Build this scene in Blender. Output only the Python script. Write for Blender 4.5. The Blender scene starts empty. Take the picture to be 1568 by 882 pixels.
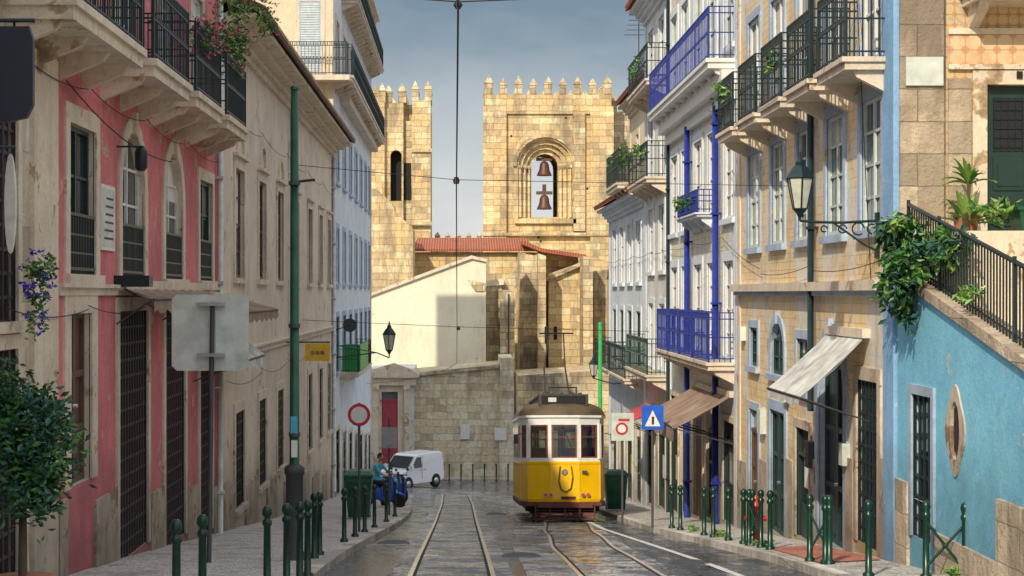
import bpy, math, random
from mathutils import Vector, Matrix
random.seed(7)
R=random.random
def rr(a,b): return a+(b-a)*random.random()
F=2600.; VX=705.; HY=450.; CZ=12.
PTS=[(-900,10.1),(0,10.1),(23,8.18),(46,5.8),(87,1.96),(100,1.0),(3000,1.0)]
def _l(y):
    for (a,za),(b,zb) in zip(PTS,PTS[1:]):
        if a<=y<=b: return za+(zb-za)*(y-a)/(b-a)
    return 1.0
def gz(y): return sum(_l(y+d) for d in (-5,-3,-1,1,3,5))/6
def YL(px,X=4.9): return F*X/(VX-px)
def YR(px,X=6.1): return F*X/(px-VX)
def ZP(py,Y): return CZ+(HY-py)*Y/F
def XP(px,Y): return (px-VX)*Y/F
def ground(px,py,dz=.12):
    a,b=8.,99.
    for _ in range(50):
        m=(a+b)/2
        if HY+F*(CZ-gz(m)-dz)/m>py: a=m
        else: b=m
    return (XP(px,a),a,gz(a)+dz)

# ------------------------------------------------------------ materials
def nm(name):
    m=bpy.data.materials.new(name); m.use_nodes=True
    nt=m.node_tree; b=nt.nodes['Principled BSDF']
    return m,nt,b
def nd(nt,t,ins=None,**at):
    n=nt.nodes.new(t)
    for k,v in at.items(): setattr(n,k,v)
    for k,v in (ins or {}).items():
        if isinstance(v,bpy.types.NodeSocket): nt.links.new(v,n.inputs[k])
        else: n.inputs[k].default_value=v
    return n
def c4(c): return (c[0],c[1],c[2],1)
def mixc(nt,fac,a,b,bt='MIX'):
    n=nt.nodes.new('ShaderNodeMix'); n.data_type='RGBA'; n.blend_type=bt
    for i,v in ((0,fac),(6,a),(7,b)):
        if isinstance(v,bpy.types.NodeSocket): nt.links.new(v,n.inputs[i])
        else: n.inputs[i].default_value=v if i==0 else c4(v)
    return n.outputs[2]
def ramp(nt,src,a,b,va=0.,vb=1.):
    n=nd(nt,'ShaderNodeMapRange',{'Value':src,'From Min':a,'From Max':b,'To Min':va,'To Max':vb}); return n.outputs[0]
def noise(nt,vec,scale,detail=5,rough=.6):
    return nd(nt,'ShaderNodeTexNoise',{'Vector':vec,'Scale':scale,'Detail':min(detail,4),'Roughness':rough}).outputs['Fac']
def vmap(nt,vec,s):
    return nd(nt,'ShaderNodeMapping',{'Vector':vec,'Scale':s}).outputs[0]
def obj_co(nt): return nt.nodes.new('ShaderNodeTexCoord').outputs['Object']
def uv_co(nt): return nt.nodes.new('ShaderNodeTexCoord').outputs['UV']
def mth(nt,o,a,b): return nd(nt,'ShaderNodeMath',{0:a,1:b},operation=o).outputs[0]
def bump(nt,b,h,st=.4,dist=.02):
    n=nd(nt,'ShaderNodeBump',{'Height':h,'Strength':st,'Distance':dist}); nt.links.new(n.outputs[0],b.inputs['Normal'])
def splash(nt,co,col,dirt,amt=.75):
    s=nd(nt,'ShaderNodeSeparateXYZ',{0:co})
    h=mth(nt,'ADD',mth(nt,'ADD',s.outputs[2],mth(nt,'MULTIPLY',s.outputs[1],.0985)),-10.55)
    h=mth(nt,'ADD',h,mth(nt,'MULTIPLY',noise(nt,co,1.3,4,.7),-2.4))
    return mixc(nt,ramp(nt,h,-1.0,.7,amt,0),col,dirt)
def simple(name,c,rough=.6,metal=0.,var=.25,sc=6.,spec=None):
    m,nt,b=nm(name); co=obj_co(nt)
    f=noise(nt,co,sc,3)
    col=mixc(nt,ramp(nt,f,.35,.7),c,[x*(1-var) for x in c])
    nt.links.new(col,b.inputs['Base Color']); b.inputs['Roughness'].default_value=rough; b.inputs['Metallic'].default_value=metal
    return m
def plaster(name,c,c2,c3=None,streak=.5,sc=.7,peel=.62):
    m,nt,b=nm(name); co=obj_co(nt)
    col=mixc(nt,ramp(nt,noise(nt,co,sc,5,.72),.42,.6),c,c2)
    s=noise(nt,vmap(nt,co,(1.7,1.7,.42)),1.3,5,.78)
    col=mixc(nt,ramp(nt,s,.52,.72,0,streak*.8),col,[x*.42 for x in c2],'MIX')
    if c3:
        p=noise(nt,co,1.25,5,.78)
        col=mixc(nt,ramp(nt,p,peel-.03,peel-.01),col,c3)
        col=mixc(nt,ramp(nt,p,peel,peel+.06,0,.7),col,[x*.45 for x in c3])
    f=noise(nt,co,14,4,.85)
    col=mixc(nt,ramp(nt,f,.48,.72,0,.5),col,[x*.5 for x in c])
    col=splash(nt,co,col,[x*.34+.01 for x in c2])
    nt.links.new(col,b.inputs['Base Color']); b.inputs['Roughness'].default_value=.88
    bump(nt,b,f,.5,.03)
    return m
def ashlar(name,c1,c2,mort,bw=.7,bh=.32,ms=.012,dirt=(.12,.1,.08),dirtf=.6,warm=None,warp=.08):
    m,nt,b=nm(name); uv=uv_co(nt); co=obj_co(nt)
    w=nd(nt,'ShaderNodeTexNoise',{'Vector':co,'Scale':2.6,'Detail':3.}).outputs['Color']
    v=nd(nt,'ShaderNodeVectorMath',{0:w,1:(.5,.5,.5)},operation='SUBTRACT').outputs[0]
    v=nd(nt,'ShaderNodeVectorMath',{0:v,'Scale':warp},operation='SCALE').outputs[0]
    v=nd(nt,'ShaderNodeVectorMath',{0:uv,1:v},operation='ADD').outputs[0]
    br=nd(nt,'ShaderNodeTexBrick',{'Vector':v,'Color1':c4(c1),'Color2':c4(c2),'Mortar':c4(mort),'Scale':1.,'Mortar Size':ms,'Mortar Smooth':.6,'Bias':0.,'Brick Width':bw,'Row Height':bh})
    col=br.outputs['Color']
    if warm: col=mixc(nt,ramp(nt,noise(nt,co,.3,4,.7),.44,.56),col,warm,'MULTIPLY')
    # individual blocks follow the same running bond: bleached or replaced darker stones
    sp=nd(nt,'ShaderNodeSeparateXYZ',{0:v})
    row=mth(nt,'FLOOR',mth(nt,'DIVIDE',sp.outputs[1],bh),0.)
    sh=mth(nt,'MULTIPLY',mth(nt,'MODULO',mth(nt,'ABSOLUTE',row,0.),2.),.5)
    colu=mth(nt,'FLOOR',mth(nt,'ADD',mth(nt,'DIVIDE',sp.outputs[0],bw),sh),0.)
    wn=nd(nt,'ShaderNodeTexWhiteNoise',{'Vector':nd(nt,'ShaderNodeCombineXYZ',{0:colu,1:row}).outputs[0]},noise_dimensions='3D').outputs['Value']
    col=mixc(nt,ramp(nt,wn,.72,.95,0,.6),col,[min(.88,x*1.35+.04) for x in c1])
    col=mixc(nt,ramp(nt,wn,.28,.05,0,.6),col,[x*.55 for x in c2])
    col=mixc(nt,ramp(nt,noise(nt,vmap(nt,co,(1.,1.,.25)),.7,5,.78),.49,.66,0,dirtf),col,dirt)
    f=noise(nt,co,4.5,5,.8)
    col=mixc(nt,ramp(nt,f,.46,.7,0,.6),col,[x*.4 for x in c1])
    nt.links.new(col,b.inputs['Base Color']); b.inputs['Roughness'].default_value=.9
    h=mth(nt,'ADD',mth(nt,'MULTIPLY',br.outputs['Fac'],-.8),f)
    bump(nt,b,h,.8,.06)
    return m
def tiles(name,c1,c2,grout,s=.15,dec=None,rough=.35,cool=None,stain=.6):
    m,nt,b=nm(name); uv=uv_co(nt); co=obj_co(nt)
    br=nd(nt,'ShaderNodeTexBrick',{'Vector':uv,'Color1':c4(c1),'Color2':c4(c2),'Mortar':c4(grout),'Scale':1.,'Mortar Size':.008,'Bias':-.1,'Brick Width':s,'Row Height':s},offset=.0)
    col=br.outputs['Color']
    if dec:
        ch=nd(nt,'ShaderNodeTexVoronoi',{'Vector':vmap(nt,uv,(1/s,1/s,1)),'Scale':1.,'Randomness':0.}).outputs['Distance']
        col=mixc(nt,ramp(nt,ch,.22,.3,.8,0),col,dec)
    if cool: col=mixc(nt,ramp(nt,noise(nt,vmap(nt,co,(1,1,.8)),.6,5,.75),.47,.56,0,.8),col,cool)
    col=mixc(nt,ramp(nt,noise(nt,co,1.1,5,.8),.5,.64,0,.6),col,[c1[0]*.78,c1[1]*.56,c1[2]*.38])
    s2=noise(nt,vmap(nt,co,(1.9,1.9,.4)),1.4,5,.8)
    col=mixc(nt,ramp(nt,s2,.54,.72,0,stain),col,[x*.32 for x in c2])
    p=noise(nt,co,1.7,5,.8)
    col=mixc(nt,ramp(nt,p,.63,.65,0,.8),col,(.4,.36,.3))
    col=splash(nt,co,col,[x*.3 for x in c2])
    nt.links.new(col,b.inputs['Base Color']); b.inputs['Roughness'].default_value=rough+.2
    bump(nt,b,mth(nt,'ADD',mth(nt,'MULTIPLY',br.outputs['Fac'],-.6),p),.35,.02)
    return m
def cobble(name,c1,c2,gap,sc=10.,rough=.6,patch=None,wet=False):
    m,nt,b=nm(name); co=obj_co(nt)
    vo=nd(nt,'ShaderNodeTexVoronoi',{'Vector':co,'Scale':sc})
    ed=nd(nt,'ShaderNodeTexVoronoi',{'Vector':co,'Scale':sc},feature='DISTANCE_TO_EDGE').outputs[0]
    sp=nd(nt,'ShaderNodeSeparateColor',{'Color':vo.outputs['Color']}).outputs[0]
    col=mixc(nt,sp,c1,c2)
    col=mixc(nt,ramp(nt,ed,.02,.09,1,0),col,gap)
    if patch: col=mixc(nt,ramp(nt,noise(nt,co,.8,5,.78),.47,.52),col,patch)
    col=mixc(nt,ramp(nt,noise(nt,co,1.1,5,.75),.5,.66,0,.6),col,[x*.35 for x in c2])
    nt.links.new(col,b.inputs['Base Color']); b.inputs['Roughness'].default_value=rough
    if wet: nt.links.new(ramp(nt,noise(nt,co,1.1,5,.75),.44,.56,.08,.5),b.inputs['Roughness'])
    bump(nt,b,ramp(nt,ed,0,.15),.5,.015)
    return m
def asphalt():
    m,nt,b=nm('asphalt'); co=obj_co(nt)
    col=mixc(nt,ramp(nt,noise(nt,co,.5,5,.7),.44,.56),(.04,.052,.078),(.085,.10,.135))
    col=mixc(nt,ramp(nt,noise(nt,vmap(nt,co,(2.,.16,1)),1.,5,.75),.48,.57,0,.8),col,(.024,.03,.045))
    col=mixc(nt,ramp(nt,noise(nt,co,40,3,.8),.53,.7,0,.5),col,(.26,.29,.33))
    p=noise(nt,vmap(nt,co,(1.3,.5,1)),1.5,5,.8)
    col=mixc(nt,ramp(nt,p,.57,.60,0,.85),col,(.36,.39,.42))  # pale patches paint wet reflections into the asphalt colour
    br=nd(nt,'ShaderNodeTexBrick',{'Vector':co,'Scale':1.,'Brick Width':3.4,'Row Height':5.3,'Mortar Size':.02,'Color1':(0,0,0,1),'Color2':(1,1,1,1),'Mortar':(.5,.5,.5,1)},offset=.37)
    rn=nd(nt,'ShaderNodeSeparateColor',{'Color':br.outputs['Color']}).outputs[0]
    col=mixc(nt,ramp(nt,rn,.55,.75,0,.6),col,(.03,.036,.05))
    vo=nd(nt,'ShaderNodeTexVoronoi',{'Vector':nd(nt,'ShaderNodeVectorMath',{0:co,1:nd(nt,'ShaderNodeTexNoise',{'Vector':co,'Scale':2.}).outputs['Color']},operation='ADD').outputs[0],'Scale':.7},feature='DISTANCE_TO_EDGE').outputs[0]
    col=mixc(nt,ramp(nt,vo,.003,.012,.9,0),col,(.016,.016,.02))
    nt.links.new(col,b.inputs['Base Color'])
    nt.links.new(ramp(nt,noise(nt,vmap(nt,co,(1.2,.5,1)),1.2,5,.75),.46,.57,.08,.5),b.inputs['Roughness'])
    bump(nt,b,noise(nt,co,30,4,.8),.35,.008)
    return m
def rooftile(name,c1,c2):
    m,nt,b=nm(name); co=obj_co(nt); uv=uv_co(nt)
    wv=nd(nt,'ShaderNodeTexWave',{'Vector':uv,'Scale':1.6,'Distortion':.6,'Detail':2.}).outputs['Fac']
    col=mixc(nt,ramp(nt,noise(nt,co,1.5,5,.7),.35,.65),c1,c2)
    col=mixc(nt,ramp(nt,wv,.0,.5,.7,0),col,[x*.25 for x in c1])
    nt.links.new(col,b.inputs['Base Color']); b.inputs['Roughness'].default_value=.85
    bump(nt,b,wv,.8,.06); return m
def leafm(name,c,c2):
    m,nt,b=nm(name); co=obj_co(nt)
    col=mixc(nt,ramp(nt,noise(nt,co,14,2),.35,.65),c,c2)
    nt.links.new(col,b.inputs['Base Color']); b.inputs['Roughness'].default_value=.4
    return m

M={}
M['pink']=plaster('pink_plaster',(.74,.22,.24),(.58,.17,.19),(.64,.44,.39),.6,.7,.65)
M['greyst']=ashlar('worn_limestone',(.78,.68,.55),(.66,.58,.48),(.5,.43,.34),1.5,.85,.005,(.3,.2,.13),.55,None,.04)
M['pier']=ashlar('stained_corner_stone',(.58,.48,.35),(.46,.38,.29),(.3,.24,.17),.75,.45,.008,(.15,.115,.09),.75,None,.05)
M['trim']=plaster('limestone_trim',(.78,.68,.54),(.66,.57,.46),(.48,.35,.22),.5,1.4,.63)
M['beige']=plaster('aged_beige_plaster',(.80,.69,.57),(.68,.58,.49),(.44,.37,.31),.5,.5,.64)
M['palew']=plaster('pale_white_plaster',(.74,.80,.86),(.64,.70,.77),(.5,.5,.5),.4,.6,.67)
M['cream']=plaster('cream_plaster',(.84,.73,.52),(.72,.60,.42),(.56,.47,.35),.4,.5,.68)
M['ytile']=tiles('cream_facade_tile',(.90,.72,.42),(.80,.60,.32),(.56,.43,.27),.15,None,.3,(.74,.75,.72),.5)
M['gtile']=tiles('ochre_ornate_tile',(.66,.49,.27),(.58,.41,.22),(.40,.29,.17),.15,(.45,.28,.12),.35,None,.5)
M['ctile']=tiles('pale_facade_tile',(.86,.80,.60),(.78,.72,.54),(.5,.48,.42),.2,None,.3,(.62,.72,.82),.5)
M['gplas']=plaster('grey_white_plaster',(.78,.78,.74),(.66,.66,.62),(.46,.42,.35),.5,.6,.65)
M['bluestone']=plaster('blue_grey_trim',(.44,.56,.72),(.36,.45,.58),(.6,.54,.44),.4,1.6,.62)
M['blueedge']=plaster('light_blue_corner_paint',(.28,.52,.82),(.24,.44,.70),(.6,.6,.58),.35,1.6,.66)
M['bluewall']=plaster('sky_blue_plaster',(.26,.66,.88),(.20,.56,.80),(.60,.62,.60),.25,.8,.66)
M['plinth']=plaster('patchy_plinth',(.66,.57,.46),(.46,.38,.30),(.3,.2,.13),.6,1.2,.58)
M['cath']=ashlar('golden_cathedral_stone',(.82,.64,.37),(.64,.50,.30),(.44,.35,.22),1.05,.5,.018,(.25,.21,.16),.8,(.98,.90,.74),.12)
M['cath2']=ashlar('weathered_cathedral_stone',(.72,.59,.38),(.52,.43,.29),(.34,.28,.2),1.0,.45,.02,(.14,.125,.105),.85,(1.,.92,.78),.12)
M['rubble']=ashlar('stained_rubble_wall',(.86,.74,.52),(.74,.62,.43),(.6,.5,.36),.8,.42,.012,(.24,.20,.14),.65,None,.2)
M['gable']=plaster('weathered_cream_render',(.88,.83,.66),(.82,.76,.59),(.58,.50,.38),.4,.35,.67)
M['red']=rooftile('red_clay_tile',(.50,.15,.08),(.34,.13,.09))
M['brnroof']=rooftile('weathered_clay_tile',(.25,.16,.11),(.14,.1,.08))
M['iron']=simple('green_black_iron',(.016,.036,.042),.4,.3)
M['ironbrown']=simple('brown_grille_iron',(.06,.04,.045),.6,.2)
M['blueiron']=simple('cobalt_iron_paint',(.015,.04,.34),.45,.1,.5)
M['bluepipe']=simple('cobalt_pipe_paint',(.015,.035,.32),.4,0,.4)
M['green']=simple('dark_green_paint',(.006,.05,.032),.3,.1,.4)
M['polegreen']=simple('pole_green_paint',(.010,.11,.06),.35,.1,.5,3)
M['ltgreen']=simple('bright_green_paint',(.05,.42,.10),.5)
M['dkdoor']=simple('dark_green_door_paint',(.014,.045,.042),.4)
M['bwood']=simple('brown_door_wood',(.13,.07,.045),.55)
M['reddoor']=simple('faded_red_door',(.45,.07,.10),.6)
M['white']=simple('white_painted_wood',(.82,.82,.79),.5,0,.15)
M['offw']=simple('aged_white_metal',(.68,.75,.70),.5,.1,.3,4)
M['glass']=simple('window_glass_dark',(.035,.05,.06),.05,0,.4,1)
M['glass2']=simple('window_glass_curtained',(.32,.34,.34),.12,0,.5,3)
M['glass3']=simple('window_glass_blue',(.10,.15,.20),.05,0,.5,1)
M['dark']=simple('dark_interior',(.012,.012,.014),.8)
M['asphalt']=asphalt()
M['trackbed']=cobble('track_cobbles',(.62,.62,.61),(.34,.35,.37),(.10,.10,.10),5.,.5,(.07,.082,.11),True)
M['calc']=cobble('limestone_pavement',(.66,.63,.59),(.44,.42,.40),(.22,.2,.18),12.,.75)
M['kerb']=ashlar('kerb_stone',(.62,.58,.52),(.48,.45,.41),(.2,.19,.18),1.1,2.,.01)
M['redpave']=cobble('red_brick_paving',(.60,.20,.13),(.46,.15,.10),(.25,.17,.12),9.,.8)
M['rail']=simple('polished_rail_steel',(.92,.80,.66),.2,.3,.2)
M['line']=simple('worn_white_paint',(.78,.78,.76),.7,0,.5,9)
M['ground']=simple('earth',(.16,.14,.11),.9)
M['wire']=simple('black_cable',(.015,.013,.015),.6)
M['brown']=simple('brown_canvas',(.34,.24,.18),.85,0,.45,2)
M['wcanvas']=simple('dirty_white_canvas',(.70,.71,.68),.85,0,.5,2.5)
M['redp']=simple('red_enamel',(.6,.03,.03),.4)
M['yellow']=simple('tram_yellow_enamel',(.95,.56,.004),.22,0,.12,2)
M['twhite']=simple('tram_cream_white',(.84,.86,.84),.3,0,.12)
M['troof']=simple('tram_roof_brown',(.12,.085,.045),.6,0,.4,3)
M['tgrey']=simple('tram_roof_grey',(.05,.055,.06),.6)
M['maroon']=simple('tram_maroon_iron',(.14,.04,.035),.6,.1,.4)
M['twood']=simple('tram_sash_wood',(.25,.08,.035),.4)
M['vanw']=simple('van_white_paint',(.88,.89,.90),.22,0,.05)
M['rubber']=simple('rubber',(.02,.02,.02),.85)
M['chrome']=simple('grey_metal',(.5,.5,.52),.3,.8)
M['signblue']=simple('sign_blue',(.02,.13,.70),.4)
M['signyel']=simple('sign_yellow',(.85,.52,.04),.5)
M['navy']=simple('navy_signboard',(.016,.022,.045),.4)
M['terra']=simple('bell_bronze',(.13,.055,.042),.5,.2)
M['lampglass']=simple('frosted_lamp_glass',(.6,.62,.52),.2)
M['tdec']=tiles('ornamental_tile',(.72,.54,.34),(.66,.48,.30),(.45,.35,.2),.22,(.55,.26,.13))
M['skin']=simple('skin',(.50,.29,.2),.55,0,.1)
M['shirt']=simple('light_blue_cotton',(.12,.50,.70),.85)
M['jeans']=simple('dark_denim',(.03,.045,.09),.9)
M['hair']=simple('dark_hair',(.02,.014,.01),.6)
M['leafA']=leafm('leaf_green_dark',(.02,.08,.02),(.04,.12,.03))
M['leafB']=leafm('leaf_green_mid',(.06,.19,.04),(.10,.26,.05))
M['leafC']=leafm('leaf_green_light',(.17,.32,.06),(.26,.38,.09))
M['leafT']=leafm('leaf_teal_dark',(.02,.09,.07),(.05,.15,.11))
M['flow']=leafm('pink_petals',(.65,.10,.25),(.5,.05,.2))
M['flowb']=leafm('blue_petals',(.05,.06,.65),(.10,.05,.5))
M['bark']=simple('bark',(.10,.07,.05),.9)
M['pot']=simple('terracotta_pot',(.35,.15,.08),.8)
M['blackboard']=simple('dark_grey_base',(.05,.055,.06),.6)

# ------------------------------------------------------------ mesh builder
class MB:
    def __init__(s): s.v=[];s.f=[];s.m=[];s.mats=[];s.sm=[]
    def mi(s,m):
        m=M[m]
        if m not in s.mats: s.mats.append(m)
        return s.mats.index(m)
    def face(s,p,m,sm=False):
        i=len(s.v); s.v+= [tuple(q) for q in p]; s.f.append(tuple(range(i,i+len(p)))); s.m.append(s.mi(m)); s.sm.append(sm)
    def box(s,a,b,m,T=lambda x,y,z:(x,y,z)):
        x0,x1=sorted((a[0],b[0]));y0,y1=sorted((a[1],b[1]));z0,z1=sorted((a[2],b[2]))
        P=[T(x,y,z) for z in (z0,z1) for y in (y0,y1) for x in (x0,x1)]
        i=len(s.v); s.v+=[tuple(p) for p in P]; k=s.mi(m)
        for q in ((0,2,3,1),(4,5,7,6),(0,1,5,4),(2,6,7,3),(0,4,6,2),(1,3,7,5)):
            s.f.append(tuple(i+j for j in q)); s.m.append(k); s.sm.append(False)
    def cyl(s,p0,p1,r0,m,r1=None,n=8,caps=True):
        if r1 is None: r1=r0
        p0=Vector(p0);p1=Vector(p1); d=(p1-p0).normalized()
        a=d.cross(Vector((0,0,1)))
        if a.length<.01: a=d.cross(Vector((1,0,0)))
        a.normalize(); b=d.cross(a); i=len(s.v); k=s.mi(m)
        for p,r in ((p0,r0),(p1,r1)):
            for j in range(n):
                t=2*math.pi*j/n; s.v.append(tuple(p+a*(r*math.cos(t))+b*(r*math.sin(t))))
        for j in range(n):
            s.f.append((i+j,i+(j+1)%n,i+n+(j+1)%n,i+n+j)); s.m.append(k); s.sm.append(n>5)
        if caps:
            for o in (0,n): s.f.append(tuple(i+o+j for j in range(n))); s.m.append(k); s.sm.append(False)
    def tube(s,pts,r,m,n=5):
        for a,b in zip(pts,pts[1:]): s.cyl(a,b,r,m,n=n,caps=False)
    def lathe(s,o,prof,m,n=14,axis=2):
        i=len(s.v); k=s.mi(m)
        for r,z in prof:
            for j in range(n):
                t=2*math.pi*j/n; c=(r*math.cos(t),r*math.sin(t))
                q=(c[0],c[1],z) if axis==2 else ((z,c[0],c[1]) if axis==0 else (c[0],z,c[1]))
                s.v.append((o[0]+q[0],o[1]+q[1],o[2]+q[2]))
        for a in range(len(prof)-1):
            for j in range(n):
                s.f.append((i+a*n+j,i+a*n+(j+1)%n,i+(a+1)*n+(j+1)%n,i+(a+1)*n+j)); s.m.append(k); s.sm.append(True)
        for a in (0,len(prof)-1):
            s.f.append(tuple(i+a*n+j for j in range(n))); s.m.append(k); s.sm.append(False)
    def loft(s,rings,m,sm=False,closed=True,caps=True):
        n=len(rings[0]); i=len(s.v); k=s.mi(m)
        for r in rings: s.v+=[tuple(p) for p in r]
        for a in range(len(rings)-1):
            for j in range(n if closed else n-1):
                s.f.append((i+a*n+j,i+a*n+(j+1)%n,i+(a+1)*n+(j+1)%n,i+(a+1)*n+j)); s.m.append(k); s.sm.append(sm)
        if caps:
            for a in (0,len(rings)-1): s.f.append(tuple(i+a*n+j for j in range(n))); s.m.append(k); s.sm.append(False)
    def extr(s,pts,d,m):
        a=[Vector(p) for p in pts]; d=Vector(d); s.loft([a,[p+d for p in a]],m)
    def mesh(s,name):
        me=bpy.data.meshes.new(name); me.from_pydata(s.v,[],s.f)
        for m in s.mats: me.materials.append(m)
        me.polygons.foreach_set('material_index',s.m); me.polygons.foreach_set('use_smooth',s.sm)
        uv=me.uv_layers.new(name='UV'); me.update()
        for p in me.polygons:
            n=p.normal; ax=max(range(3),key=lambda i:abs(n[i]))
            for li in p.loop_indices:
                c=me.vertices[me.loops[li].vertex_index].co
                uv.data[li].uv=(c.y,c.z) if ax==0 else ((c.x,c.z) if ax==1 else (c.x,c.y))
        return me
    def obj(s,name,parent=None,loc=None):
        o=bpy.data.objects.new(name,s.mesh(name)); bpy.context.collection.objects.link(o)
        if parent:
            o.parent=parent; o.matrix_parent_inverse=Matrix.Translation(-parent.location)
        if loc: o.location=loc
        return o
def empty(name,loc=(0,0,0),rot=None):
    e=bpy.data.objects.new(name,None); e.empty_display_size=.3; e.location=loc; bpy.context.collection.objects.link(e)
    if rot: e.rotation_euler=rot
    return e
def child(mb,name,par):
    o=bpy.data.objects.new(name,mb.mesh(name)); bpy.context.collection.objects.link(o); o.parent=par; return o
def TL(X=-4.9): return lambda u,v,n:(X+n,u,v)
def TR(X=6.1): return lambda u,v,n:(X-n,u,v)
def TC(Y): return lambda u,v,n:(u,Y-n,v)

# ------------------------------------------------------------ facade
def op(u,w,z0,z1,kind='sash',**k):
    d=dict(u0=u-w/2,u1=u+w/2,v0=z0,v1=z1,kind=kind,arch=False,sur='trim',sw=.16,fm='white',dm='dkdoor',d=.08,nx=2,nz=3,sill=True)
    d.update(k); return d
def arcpts(o,n=10,ex=0.,pt=False):
    uc=(o['u0']+o['u1'])/2; r=(o['u1']-o['u0'])/2; rv=r*o.get('ry',1.)
    cv=o['v1']-rv
    return [(uc-(r+ex)*math.cos(math.pi*i/n), cv+(rv+ex)*math.sin(math.pi*i/n)) for i in range(n+1)],cv
def facade(w,T,u0,u1,v0,v1,ops,wm,n0=0.):
    us=sorted({u0,u1}|{o[k] for o in ops for k in ('u0','u1') if u0<o[k]<u1})
    vs=sorted({v0,v1}|{o[k] for o in ops for k in ('v0','v1') if v0<o[k]<v1})
    for a,b in zip(us,us[1:]):
        run=None
        cells=[]
        for c,d in zip(vs,vs[1:]):
            mu,mv=(a+b)/2,(c+d)/2
            solid=not any(o['u0']<mu<o['u1'] and o['v0']<mv<o['v1'] for o in ops)
            if solid: run=(run[0],d) if run else (c,d)
            if (not solid) and run: cells.append(run); run=None
        if run: cells.append(run)
        for c,d in cells: w.face([T(a,c,n0),T(b,c,n0),T(b,d,n0),T(a,d,n0)],wm)
    for o in ops:
        a,b,c,d=o['u0'],o['u1'],o['v0'],o['v1']; D=n0-o['d']; sm=o['sur'] or wm
        top=d
        if o['arch']:
            P,cv=arcpts(o); top=cv
            for (p,q),(r,s_) in zip(P,P[1:]):
                w.face([T(p,q,n0),T(r,s_,n0),T(r,d,n0),T(p,d,n0)],wm)
                w.face([T(p,q,n0),T(r,s_,n0),T(r,s_,D),T(p,q,D)],sm)
        else: w.face([T(a,d,n0),T(b,d,n0),T(b,d,D),T(a,d,D)],sm)
        w.face([T(a,c,n0),T(a,top,n0),T(a,top,D),T(a,c,D)],sm)
        w.face([T(b,c,n0),T(b,top,n0),T(b,top,D),T(b,c,D)],sm)
        w.face([T(a,c,n0),T(b,c,n0),T(b,c,D),T(a,c,D)],sm)
def trims(t,T,o):
    if not o['sur']: return
    a,b,c,d=o['u0'],o['u1'],o['v0'],o['v1']; s=o['sw']; m=o['sur']; n1=.035
    top=d
    if o['arch']:
        P,cv=arcpts(o,12); Q,_=arcpts(o,12,s); top=cv
        for i in range(12):
            p0,p1,q0,q1=P[i],P[i+1],Q[i],Q[i+1]
            t.face([T(*p0,n1),T(*p1,n1),T(*q1,n1),T(*q0,n1)],m)
            t.face([T(*q0,n1),T(*q1,n1),T(*q1,0),T(*q0,0)],m)
            t.face([T(*p0,n1),T(*p1,n1),T(*p1,0),T(*p0,0)],m)
        t.box((( a+b)/2-.09,d-.02,.0),((a+b)/2+.09,d+s+.06,.08),m,T)
    else:
        t.box((a-s,d,-.01),(b+s,d+s,n1),m,T)
        if o.get('hood'): t.box((a-s-.06,d+s,0),(b+s+.06,d+s+.07,.12),m,T)
    t.box((a-s,c,-.01),(a,top,n1),m,T); t.box((b,c,-.01),(b+s,top,n1),m,T)
    if o['sill']: t.box((a-s-.03,c-.12,-.01),(b+s+.03,c,.1),m,T)
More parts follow.
